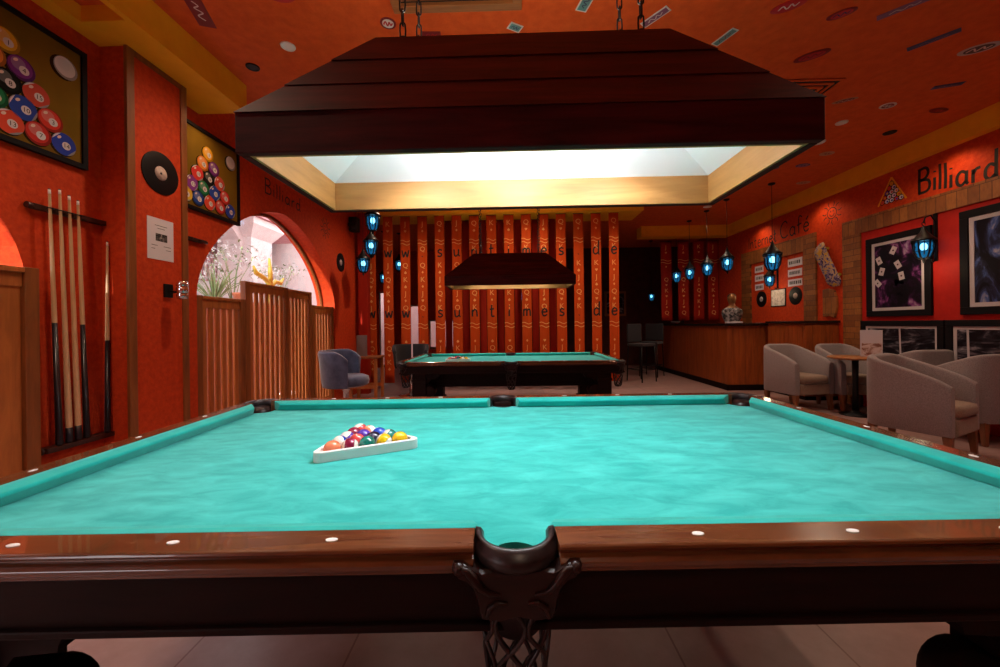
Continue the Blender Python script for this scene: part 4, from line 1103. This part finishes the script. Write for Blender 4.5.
# ---------------------------------------------------------------- seating
def tub_chair(loc, f, label, sc=1.0, first=[None]):
    rz = math.atan2(f[0], -f[1])
    if first[0] is not None: return dup(first[0], loc, rz, label, scale=(sc, sc, 1))
    t = thing('tub_armchair', label, 'armchair', loc, rz, 'beige tub armchairs at the right wall'); first[0] = t
    path = []
    hw, fr, bk, r = .305, -.31, .29, .17
    for k in range(7): path.append((-hw, fr+(bk-r-fr)*k/6))
    for k in range(1, 8): a = PI - PI/2*k/7; path.append((-hw+r+r*math.cos(a), bk-r+r*math.sin(a)))
    for k in range(1, 4): path.append((-hw+r+(2*hw-2*r)*k/4, bk))
    for k in range(8): a = PI/2 - PI/2*k/7; path.append((hw-r+r*math.cos(a), bk-r+r*math.sin(a)))
    for k in range(1, 7): path.append((hw, bk-r+(fr-bk+r)*k/6))
    mb = MB(); rings = []; n = len(path); th = .075
    def ht(y): s_ = (y-fr)/(bk-fr); return .635 + .235*(s_**.75)
    for k, (x, y) in enumerate(path):
        a = path[max(k-1, 0)]; b = path[min(k+1, n-1)]
        tx, ty = b[0]-a[0], b[1]-a[1]; l = math.hypot(tx, ty); nx, ny = ty/l, -tx/l    # inward
        h = ht(y); q = []
        for d, z in ((.006, .215), (0, .225), (0, .45), (.002, h-.03), (.012, h-.008), (.035, h), (th-.012, h-.008), (th, h-.03), (th+.006, .45), (th, .225), (th-.006, .215)):
            q.append((x+nx*d, y+ny*d, z))
        rings.append(q)
    mb.loft(rings, 'fabric'); mb.build('tub_back', t, .006)
    mb = MB(); mb.box((-.222, -.325, .215), (.222, .21, .36), 'seatfab'); mb.build('seat_base', t, .02, 3)
    mb = MB(); rings = []
    for s_, z in ((.90, .362), (1, .385), (1.0, .43), (.97, .458), (.86, .468)):
        ring = []
        for k in range(32):
            a = 2*PI*k/32; ca, sa = math.cos(a), math.sin(a)
            ring.append((.225*s_*math.copysign(abs(ca)**.32, ca), -.06+.285*s_*math.copysign(abs(sa)**.32, sa), z))
        rings.append(ring)
    mb.loft(rings, 'seatfab'); mb.build('seat_cushion', t)
    for sx in (-1, 1):
        for y in (-.275, .235):
            mb = MB(); x = sx*.26 if y < 0 else sx*.20
            mb.loft([[(x+a*.030, y+b*.030, .225) for a, b in ((-1, -1), (1, -1), (1, 1), (-1, 1))], [(x*1.03+a*.018, y*1.04+b*.018, 0) for a, b in ((-1, -1), (1, -1), (1, 1), (-1, 1))]], 'chairleg', smooth=False)
            mb.build('leg', t, .003)
    return t
tub_chair((3.76, 3.72, 0), (.45, -.89), 'large beige tub armchair nearest the foreground table')
tub_chair((3.99, 5.60, 0), (.18, -.98), 'beige tub armchair farthest left, beside the wooden cabinet')
tub_chair((4.635, 5.54, 0), (0, -1), 'beige tub armchair behind the round table, partly hidden by its neighbours', .90)
tub_chair((4.63, 4.61, 0), (0, 1), 'beige tub armchair seen from behind, its top showing above the nearest armchair', .90)
tub_chair((4.635, 4.00, 0), (0, 1), 'beige tub armchair seen from behind at the right edge of view, by the wall', .90)
# round table with a menu card
t = thing('round_table', 'small round varnished table between the armchairs', 'table', (4.38, 5.07, 0))
mb = MB(); mb.lathe([(.01, .71), (.255, .71), (.275, .718), (.28, .73), (.275, .74), (.01, .742)], 'woodtable', n=40); mb.build('top', t)
mb = MB(); mb.lathe([(.035, .70), (.03, .4), (.035, .06)], 'iron', n=16); mb.build('stem', t)
mb = MB(); mb.lathe([(.165, 0), (.165, .012), (.05, .035), (.035, .06)], 'iron', n=28); mb.build('base', t)
t = thing('menu_card', 'white menu card with a printed picture standing on the round table', 'menu', (4.51, 4.99, .7425), math.radians(-38))
mb = MB(); mb.box((-.10, -.004, 0), (.10, .004, .335), 'paper', Matrix.Rotation(.10, 3, 'X'), (0, 0, 0)); mb.build('card', t)
mb = MB(); mb.box((-.09, -.0052, .02), (.09, -.0045, .17), 'cardprint', Matrix.Rotation(.10, 3, 'X'), (0, 0, 0)); mb.build('picture', t)
mb = MB(); mb.box((-.10, .03, 0), (.10, .036, .33), 'paper', Matrix.Rotation(-.02, 3, 'X'), (0, 0, 0)); mb.build('back_leaf', t)

def velvet_chair(loc, f, label, m, hs=1.0):
    t = thing('velvet_chair', label, 'chair', loc, math.atan2(f[0], -f[1]))
    for sg in (-1, 1):
        mb = MB(); rings = []
        for k in range(15):
            a = PI/2 + sg*math.radians(3 + 108*k/14)
            rise = .92 - .10*max(0, (k-9)/5)**2
            q = []
            for d, z in ((.0, .50), (.012, .56), (.02, .75), (.03, rise-.03), (.018, rise), (-.018, rise), (-.03, rise-.03), (-.02, .75), (-.022, .56), (-.03, .50)):
                rr = .265 + d + .02*(z-.5)/.4
                q.append((rr*math.cos(a), rr*math.sin(a)*.95, z*hs))
            rings.append(q)
        mb.loft(rings, m); mb.build('back_wing', t, .004)
    mb = MB(); mb.lathe([(.01, .50*hs), (.20, .50*hs), (.235, .52*hs), (.245, .56*hs), (.235, .605*hs), (.19, .625*hs), (.01, .63*hs)], m, (0, -.02, 0), 32); mb.build('seat', t)
    mb = MB(); mb.lathe([(.045, .50*hs), (.045, .45*hs), (.032, .44*hs), (.032, .03)], 'chrome', n=18); mb.build('column', t)
    mb = MB(); mb.lathe([(.215, 0), (.215, .008), (.06, .025), (.033, .035)], 'chrome', n=32); mb.build('base', t)
    return t
velvet_chair((-1.93, 4.58, 0), (1, .12), 'blue velvet swivel chair beside the slatted gates', 'velvet')
velvet_chair((-1.70, 6.72, 0), (.15, -1), 'black velvet swivel chair behind the far table corner', 'darkvelvet', .95)
# small wooden side table with a grey card holder in the corner
t = thing('side_table', 'small dark wooden side table in the corner beside the curtain', 'table', (-2.33, 6.35, 0))
mb = MB(); mb.box((-.24, -.2, .68), (.24, .2, .71), 'fence_dark'); mb.build('top', t, .004)
for sx in (-1, 1):
    for sy in (-1, 1): mb = MB(); mb.box((sx*.2-.022, sy*.16-.022, 0), (sx*.2+.022, sy*.16+.022, .68), 'fence'); mb.build('leg', t, .003)
mb = MB(); mb.box((-.2, -.165, .2), (.2, -.135, .25), 'fence'); mb.box((-.2, .135, .2), (.2, .165, .25), 'fence'); mb.build('stretcher', t, .003)
t = thing('card_holder', 'grey upright card holder on the corner side table', 'card holder', (-2.40, 6.33, .711))
mb = MB(); mb.box((-.085, -.01, .0), (.085, .01, .34), 'grey'); mb.build('panel', t, .003)
mb = MB(); mb.box((-.09, -.04, 0), (.09, .04, .012), 'grey'); mb.build('foot', t, .002)
# dark high chairs in the passage
def high_chair(loc, rz, label):
    t = thing('high_chair', label, 'chair', loc, rz)
    mb = MB(); mb.box((-.2, -.2, .72), (.2, .2, .78), 'darkvelvet'); mb.build('seat', t, .02)
    mb = MB(); mb.box((-.2, .17, .80), (.2, .21, 1.18), 'darkvelvet'); mb.build('backrest', t, .015)
    for sx in (-1, 1):
        for sy in (-1, 1):
            mb = MB(); mb.tube([(sx*.2, sy*.2, 0), (sx*.18, sy*.18, .72)] + ([(sx*.18, .19, 1.1)] if sy > 0 else []), .012, 'iron', 8); mb.build('leg', t)
    mb = MB(); mb.tube([(-.19, -.19, .25), (.19, -.19, .25), (.19, .19, .25), (-.19, .19, .25)], .009, 'iron', 6, True); mb.build('foot_rest', t)
    return t
high_chair((2.72, 8.15, 0), .5, 'dark high chair with thin metal legs right of the curtain, nearer one')
high_chair((3.20, 8.9, 0), -.7, 'dark high chair with thin metal legs beside the bar end')
# dark picture on the passage wall
t = thing('framed_picture', 'small dark framed picture on the back wall of the passage', 'picture', (3.02, YB-.001, 1.75))
mb = MB(); mb.box((-.3, -.03, -.35), (.3, 0, .35), 'fence_dark'); mb.build('frame', t, .006)
mb = MB(); mb.box((-.24, -.034, -.29), (.24, -.031, .29), 'art_grey'); mb.build('print', t)

# ---------------------------------------------------------------- ceiling fittings and stickers
def sticker(label, x, y, w, h, ang, shape, c0, c1, scrib='letter', cat='sticker'):
    t = thing('ceiling_sticker', label, cat, (x*CS, y*CS, ZC), ang)
    F = frame((0, 0, -.001), (1, 0, 0), (0, -1, 0), (0, 0, -1))
    mb = MB()
    if shape == 'o':
        for s_, m, d in ((1, c0, 0), (.72, c1, .002)):
            mb.prism([F(w/2*s_*math.cos(2*PI*k/28), h/2*s_*math.sin(2*PI*k/28), d) for k in range(28)], F(0, 0, .003)-F(0, 0, 0), m)
    else:
        for a, m, d in ((0, c0, 0), (.010, c1, .002)):
            mb.prism([F(-w/2+a, -h/2+a, d), F(w/2-a, -h/2+a, d), F(w/2-a, h/2-a, d), F(-w/2+a, h/2-a, d)], F(0, 0, .003)-F(0, 0, 0), m)
    st = smooth2([(-w*.28, -h*.1), (-w*.15, h*.18), (-w*.04, -h*.18), (w*.08, h*.16), (w*.16, -h*.12), (w*.28, h*.1)])
    mb.ribbon(st, min(w, h)*.09, F, scrib, .0056)
    mb.build('print', t, recalc=False)
    return t
M['s_red'] = plain('sticker_red', (.50, .010, .02), .4); M['s_darkred'] = plain('sticker_dark_red', (.20, .006, .012), .4); M['s_teal'] = plain('sticker_teal', (.12, .30, .32), .5)
M['s_purple'] = plain('sticker_purple', (.22, .09, .20), .5); M['s_blue'] = plain('sticker_blue', (.03, .04, .14), .5); M['s_white'] = plain('sticker_white', (.72, .68, .68), .5); M['s_tan'] = plain('sticker_tan', (.45, .25, .14), .5)
sticker('long dark red sticker with white script, by the ochre beam on the left', -2.005, 2.52, .30, .105, math.radians(-72), 'r', 's_darkred', 's_darkred', 's_white')
sticker('round white sticker with red rim, left of the lamp chains', -.806, 2.675, .11, .11, .2, 'o', 's_darkred', 's_white', 's_red')
sticker('red oval sticker at the top edge of view, left part of the ceiling', -1.406, 2.43, .17, .10, .1, 'o', 's_red', 's_red', 's_white')
sticker('teal banknote-like sticker near the ceiling vent over the lamp', .52, 2.55, .15, .08, 1.85, 'r', 's_white', 's_teal', 's_blue')
sticker('grey-blue sticker peeping over the lamp top', .067, 2.745, .10, .07, .5, 'r', 's_white', 's_teal', 's_blue')
sticker('small red sticker peeping over the lamp top left of its middle', -.53, 2.79, .14, .06, .05, 'r', 's_darkred', 's_darkred', 's_red')
sticker('purple banknote-like sticker by the right lamp chain', 1.02, 2.69, 0.2, 0.065, -0.9, 'r', 's_white', 's_purple', 's_white')
sticker('grey-green banknote-like sticker right of the lamp top', 1.60, 2.90, 0.18, 0.065, -1.15, 'r', 's_white', 's_teal', 's_darkred')
sticker('bright red oval sticker at the top edge right of the lamp', 1.87, 2.63, 0.21, 0.1, -0.5, 'o', 's_red', 's_red', 's_white')
sticker('dark red oval sticker second from the top edge right of the lamp', 2.28, 2.71, 0.17, 0.085, -0.6, 'o', 's_darkred', 's_red', 's_blue')
sticker('purple and white long sticker at the top right of the ceiling', 2.66, 2.67, 0.28, 0.06, -0.75, 'r', 's_purple', 's_purple', 's_white')
sticker('dark blue rectangular sticker right of the purple long one', 3.18, 2.99, 0.28, 0.06, -0.85, 'r', 's_blue', 's_blue', 's_purple')
sticker('large dark red oval sticker above the right ceiling vent', 2.40, 3.13, 0.24, 0.11, -0.6, 'o', 's_darkred', 's_red', 's_darkred')
sticker('black oval sticker with white emblem near the right edge', 3.64, 3.10, 0.24, 0.13, -0.5, 'o', 'mat', 'black', 's_white')
sticker('slate blue rectangular sticker below the black oval one', 3.93, 3.58, 0.22, 0.06, -0.3, 'r', 's_blue', 's_blue', 's_purple')
sticker('white and dark oval sticker right of the lamp corner', 3.20, 3.78, 0.2, 0.07, -0.5, 'o', 's_tan', 's_darkred', 's_white')
sticker('small white ring sticker near the ochre beam on the right', 3.70, 3.89, .14, .12, 0, 'o', 's_white', 's_darkred', 's_white')
sticker('dark red sticker almost lost against the ceiling, near the ochre beam', 4.30, 4.0, .20, .10, .2, 'o', 's_darkred', 's_darkred', 's_red')
sticker('tan oval sticker below the white spotlight right of the lamp', 3.98, 4.97, .17, .13, 0, 'o', 's_tan', 's_tan', 's_darkred')
sticker('blue oval sticker beyond the right lamp corner', 3.95, 5.33, .18, .13, 0, 'o', 's_blue', 's_purple', 's_blue')
sticker('dark oval sticker beside the blue oval one', 3.60, 5.40, .16, .12, 0, 'o', 's_blue', 's_darkred', 's_blue')
sticker('tan oval sticker far back above the hanging lantern', 4.45, 6.0, .20, .14, 0, 'o', 's_tan', 's_tan', 's_darkred')
def spotlight(label, x, y, r, on):
    t = thing('ceiling_spotlight', label, 'ceiling light', (x*CS, y*CS, ZC))
    mb = MB(); mb.lathe([(r*.8, -.006), (r*.82, -.010), (r, -.008), (r*1.04, -.001)], 'iron' if not on else 'white', n=28); mb.build('trim_ring', t)
    mb = MB(); mb.lathe([(.002, -.0055), (r*.79, -.0055), (r*.79, -.002)], 'downlight' if on else 'offlight', n=28); mb.build('lens', t)
    return t
spotlight('round white ceiling spotlight left of the lamp', -1.611, 2.865, .052, True)
spotlight('unlit dark ceiling spotlight close to the ochre beam on the left', -2.02, 3.083, .05, False)
spotlight('white ceiling spotlight beyond the right lamp corner', 3.62, 4.65, .075, True)
spotlight('small pale ceiling spotlight right of the slatted vent', 3.52, 4.20, .055, True)
spotlight('unlit ceiling spotlight in front of the right wall lettering', 4.25, 4.45, .06, False)
spotlight('small white ceiling spotlight above the bar', 3.60, 7.15, .07, True)
# vents
t = thing('ceiling_vent', 'wood-framed ceiling vent above the lamp chains at the top edge', 'vent', (-.32, 2.28, ZC))
mb = MB()
for lo, hi in (((-.43, -.36, -.03), (.43, -.30, 0)), ((-.43, .30, -.03), (.43, .36, 0)), ((-.43, -.30, -.03), (-.37, .30, 0)), ((.37, -.30, -.03), (.43, .30, 0))): mb.box(lo, hi, 'woodtable')
mb.build('frame', t, .004)
mb = MB()
for k in range(9): mb.box((-.368, -.285+k*.066, -.02), (.368, -.245+k*.066, -.012), 'fence_dark', Matrix.Rotation(.5, 3, 'X'))
mb.build('slats', t)
mb = MB(); mb.box((-.37, -.30, -.004), (.37, .30, -.001), 'matte_black'); mb.build('backing', t)
t = thing('ceiling_vent', 'square slatted ceiling vent behind the right end of the lamp', 'vent', (2.70, 3.83, ZC))
mb = MB()
for k in range(5):
    a = .30-.055*k
    for lo, hi in (((-a, -a, -.012-.003*k), (a, -a+.02, -.002)), ((-a, a-.02, -.012-.003*k), (a, a, -.002)), ((-a, -a+.02, -.012-.003*k), (-a+.02, a-.02, -.002)), ((a-.02, -a+.02, -.012-.003*k), (a, a-.02, -.002))): mb.box(lo, hi, 'ceil')
mb.build('slats', t)
mb = MB(); mb.box((-.30, -.30, -.004), (.30, .30, -.001), 'matte_black'); mb.build('backing', t)
# ---------------------------------------------------------------- courtyard outside the arches
mb = MB(); mb.box((-30, -14, -.15), (-3.02, 7.0, -.02), 'terrace'); mb.box((-30, 7.0, -.15), (-5.3, 40, -.02), 'terrace'); mb.box((-5.3, YB+.3, -.15), (8, 40, -.02), 'terrace'); struct(mb, 'ground')
mb = MB(); mb.box((-4.5, -12, -.02), (-4.25, 9.6, 1.62), 'terrace'); mb.box((-8, 13.0, -.02), (2, 13.2, 4.0), 'cream'); struct(mb, 'wall_outside')  # cream wall is added beyond the back doors to dim their openings
mb = MB(); mb.box((-14, -12, -.02), (-4.501, 22, 1.58), 'cream'); struct(mb, 'ground_bed')
t = thing('outside_building', 'pale pink building with columns, an arch and a white balustrade across the courtyard', 'building', (-9.0, 14, 1.58))
mb = MB(); mb.box((-4.5, -22, 0), (-4.3, 22, 6), 'pink'); mb.build('wall', t)
mb = MB(); mb.box((-4.29, -20, 2.80), (1.9, 20, 3.3), 'pink'); mb.build('upper_floor', t)
mb = MB(); yc = -2.3; mb.box((.55, yc-.5, 0), (1.55, yc+.5, 2.25), 'cream')
mb.loft([[(1.05+a*.5, yc+b*.5, 2.25) for a, b in ((-1, -1), (1, -1), (1, 1), (-1, 1))], [(1.05+a*.75, yc+b*.75, 2.60) for a, b in ((-1, -1), (1, -1), (1, 1), (-1, 1))], [(1.05+a*.75, yc+b*.75, 2.79) for a, b in ((-1, -1), (1, -1), (1, 1), (-1, 1))]], 'cream', smooth=False); mb.build('column', t)
mb = MB(); N = 12; pts = []
for k in range(N+1): q = k/N; pts.append((.80, yc-.5-1.7*q, 1.75+1.0*(1-(1-q)**2)**.5))
pts += [(.80, yc-2.2, 2.79), (.80, yc-.5, 2.79)]
mb.prism(pts, (.5, 0, 0), 'cream'); mb.build('arch', t)
mb = MB()
for z in (1.25, 1.72): mb.box((-1.0, -12, z), (-.9, 12, z+.07), 'cream')
for k in range(120): mb.box((-.98, -12+.2*k, 1.2), (-.93, -11.93+.2*k, 1.74), 'cream')
mb.box((-1.1, -12, 0), (-.8, 12, 1.15), 'cream'); mb.build('balustrade', t)
def spiky(label, loc, n, h, seed, name='spiky_plant'):
    rr = random.Random(seed); t = thing(name, label, 'plant', loc)
    mb = MB(); mi = mb.mi('plantgreen')
    for k in range(n):
        a = rr.uniform(0, 2*PI); l = h*rr.uniform(.7, 1.1); lean = rr.uniform(.15, 1.0); w = .022
        pts = []
        for j in range(5):
            s_ = j/4; rad = l*lean*s_*.8; z = l*s_*(1-.45*lean*s_)
            pts.append((rad*math.cos(a), rad*math.sin(a), z, w*(1-s_)*1.0+.002))
        vs = []
        for (x, y, z, ww) in pts:
            vs.append((mb.v((x-ww*math.sin(a), y+ww*math.cos(a), z)), mb.v((x, y, z-.012)), mb.v((x+ww*math.sin(a), y-ww*math.cos(a), z))))
        for p, q in zip(vs, vs[1:]):
            mb.face([p[0], p[1], q[1], q[0]], mi); mb.face([p[1], p[2], q[2], q[1]], mi)
    mb.build('leaves', t); return t
def bush(label, loc, n, r, h, seed):
    rr = random.Random(seed); t = thing('flowering_bush', label, 'plant', loc)
    mb = MB(); st = MB(); fl = MB(); gi = mb.mi('plantgreen')
    for k in range(9):
        a = rr.uniform(0, 6.28); q = rr.uniform(.2, .9)*r; z = h*rr.uniform(.6, 1)
        st.tube([(0, 0, 0), (q*.4*math.cos(a), q*.4*math.sin(a), z*.6), (q*math.cos(a), q*math.sin(a), z)], [.010, .007, .004], 'plantgreen', 5)
        for j in range(n//9):
            c = Vector((q*math.cos(a)+rr.gauss(0, .14), q*math.sin(a)+rr.gauss(0, .14), z+rr.gauss(0, .10)))
            d = Vector((rr.gauss(0, 1), rr.gauss(0, 1), rr.gauss(0, .6))).normalized(); s_ = d.cross(Vector((.1, .2, 1))).normalized()
            if rr.random() < .42:
                for m_ in range(5):
                    an = 2*PI*m_/5; e1 = (s_*math.cos(an) + d.cross(s_)*math.sin(an))*.035; e2 = (s_*math.cos(an+.6) + d.cross(s_)*math.sin(an+.6))*.035
                    fl.poly([c, c+e1, c+(e1+e2)*.62+d*.012, c+e2], 'flower')
            else:
                L = .085; mb.face([mb.v(c), mb.v(c+d*L*.5+s_*.018), mb.v(c+d*L), mb.v(c+d*L*.5-s_*.018)], gi)
    mb.build('leaves', t, recalc=False); fl.build('blossoms', t, recalc=False); st.build('stems', t); return t
spiky('spiky green plant in the raised bed behind the left gate panel', (-4.85, 6.35, 1.58), 46, .75, 3)
spiky('smaller spiky plant at the left edge of the arched window', (-4.95, 5.75, 1.58), 26, .42, 9)
bush('white flowering bush in the middle of the arched window', (-5.0, 7.0, 1.58), 200, .42, 1.05, 4)
bush('white flowering bush toward the right of the arched window', (-5.6, 9.5, 1.58), 380, .75, 1.05, 5)
t = thing('flower_pot', 'terracotta pot in the raised bed behind the tall gate post', 'pot', (-4.72, 6.78, 1.58))
mb = MB(); mb.lathe([(.07, 0), (.10, .18), (.115, .19), (.115, .23), (.095, .23), (.09, .19), (.01, .18)], 'terracotta', n=20); mb.build('body', t)
t = thing('yellow_branch_stump', 'bright yellow branching trunk between the flowering bushes', 'tree trunk', (-4.85, 7.85, 1.75))
mb = MB(); mb.tube([(0, 0, -.17), (0, 0, .05)], .05, 'yellow_plastic', 8)
for p in ([(0, 0, 0), (0, .02, .3), (0, -.15, .42), (0, -.42, .50), (0, -.5, .62)], [(0, .0, .25), (0, .2, .40), (0, .38, .38), (0, .5, .50)], [(0, .02, .28), (0, .03, .55), (0, .0, .85)]): mb.tube(p, [.045]*(len(p)-1)+[.02], 'yellow_plastic', 8)
mb.build('trunk', t)

# ---------------------------------------------------------------- light
W = bpy.data.worlds.new('World'); SC.world = W; W.use_nodes = True
bg = W.node_tree.nodes['Background']; bg.inputs['Color'].default_value = (1.0, .95, .97, 1); bg.inputs['Strength'].default_value = 5.6
su = bpy.data.lights.new('sun', 'SUN'); su.energy = 5.5; su.angle = .01; su.color = (1, .95, .88)
so = bpy.data.objects.new('sun', su); COL.objects.link(so); so.location = (-10, -10, 12)
so.rotation_euler = Vector((.12, .90, -.26)).to_track_quat('-Z', 'Y').to_euler()
def portal(c, sx, sy, rot):
    a = bpy.data.lights.new('window_portal', 'AREA'); a.shape = 'RECTANGLE'; a.size = sx; a.size_y = sy; a.cycles.is_portal = True
    o = bpy.data.objects.new('window_portal', a); o.location = c; o.rotation_euler = rot; COL.objects.link(o)
portal((XL-.24, 4.73, 1.3), 2.6, 2.6, (0, math.radians(-90), 0))
portal((XL-.24, .79, 1.3), 2.6, 2.6, (0, math.radians(-90), 0))
portal((XL-.24, -1.92, 1.25), 2.5, 1.8, (0, math.radians(-90), 0))
def spot(loc, e, col=(1, .72, .48), size=2.2, blend=.6):
    s = bpy.data.lights.new('lamp_or_fill_spot', 'SPOT'); s.energy = e; s.color = col; s.spot_size = size; s.spot_blend = blend; s.shadow_soft_size = .05
    o = bpy.data.objects.new('lamp_or_fill_spot', s); o.location = loc; COL.objects.link(o); return o
SPOTS = [(-1.611, 2.865, 55), (3.62, 4.65, 50), (3.52, 4.20, 30), (3.60, 7.15, 45),
         (-1.5, 5.9, 60), (0.4, 6.2, 60), (2.0, 6.0, 60), (-1.9, .9, 60), (2.6, 1.2, 50), (3.6, 2.4, 25), (.5, -1.4, 45)]  # added fill spots with no fixture, before the curtain and around the camera
for x, y, e in SPOTS: spot((x*CS, y*CS, ZC-.03), e*1.22, (1, .74, .52), 2.6 if y > 2 else 2.2, .9 if y > 2 else .6)
for y in (4.4, 6.2, 7.7): spot((4.72, y, 3.09), 10, (1, .62, .32), 2.6, .8)
spot((-2.50, 3.36, 3.08), 9, (1, .6, .3), 2.6, .8)
# reflector lamps inside the two hoods, shining down on the cloth
def hood_spot(x, y, z, e, col):
    o = spot((x, y, z), e, col, 2.05, .35); return o
for x in (-.42, 0, .42): hood_spot(l1.location.x+x, l1.location.y, 1.739+.30, 25, (.95, .98, 1.0))
for lx, ly, e in ((l1.location.x, l1.location.y, 26), (l2.location.x, l2.location.y, 16)):
    for dx in (-.25, .25):      # added uplights in each hood's slot, there to brighten the ceiling
        o = spot((lx+dx, ly, 1.739+.463), e, (1, .80, .58), 2.75, .6); o.rotation_euler = (PI, 0, 0)
for x in (-.42, 0, .42): hood_spot(l2.location.x+x, l2.location.y, 1.739+.30, 16, (1, .95, .88))

# ---------------------------------------------------------------- camera
cam = bpy.data.cameras.new('camera'); co = bpy.data.objects.new('camera', cam); COL.objects.link(co)
cam.sensor_fit = 'HORIZONTAL'; cam.sensor_width = 36; cam.lens = 36*392/1000; cam.shift_y = -.009; cam.clip_start = .02; cam.clip_end = 200
R0 = Euler((math.radians(90), 0, .023), 'XYZ').to_matrix() @ Matrix.Rotation(-.012, 3, 'Z')
co.matrix_world = Matrix.Translation((0, 0, 1.2)) @ R0.to_4x4()
SC.camera = co
vs = SC.view_settings; vs.view_transform = 'Standard'; vs.look = 'None'; vs.gamma = 1; vs.exposure = 0; vs.use_curve_mapping = False
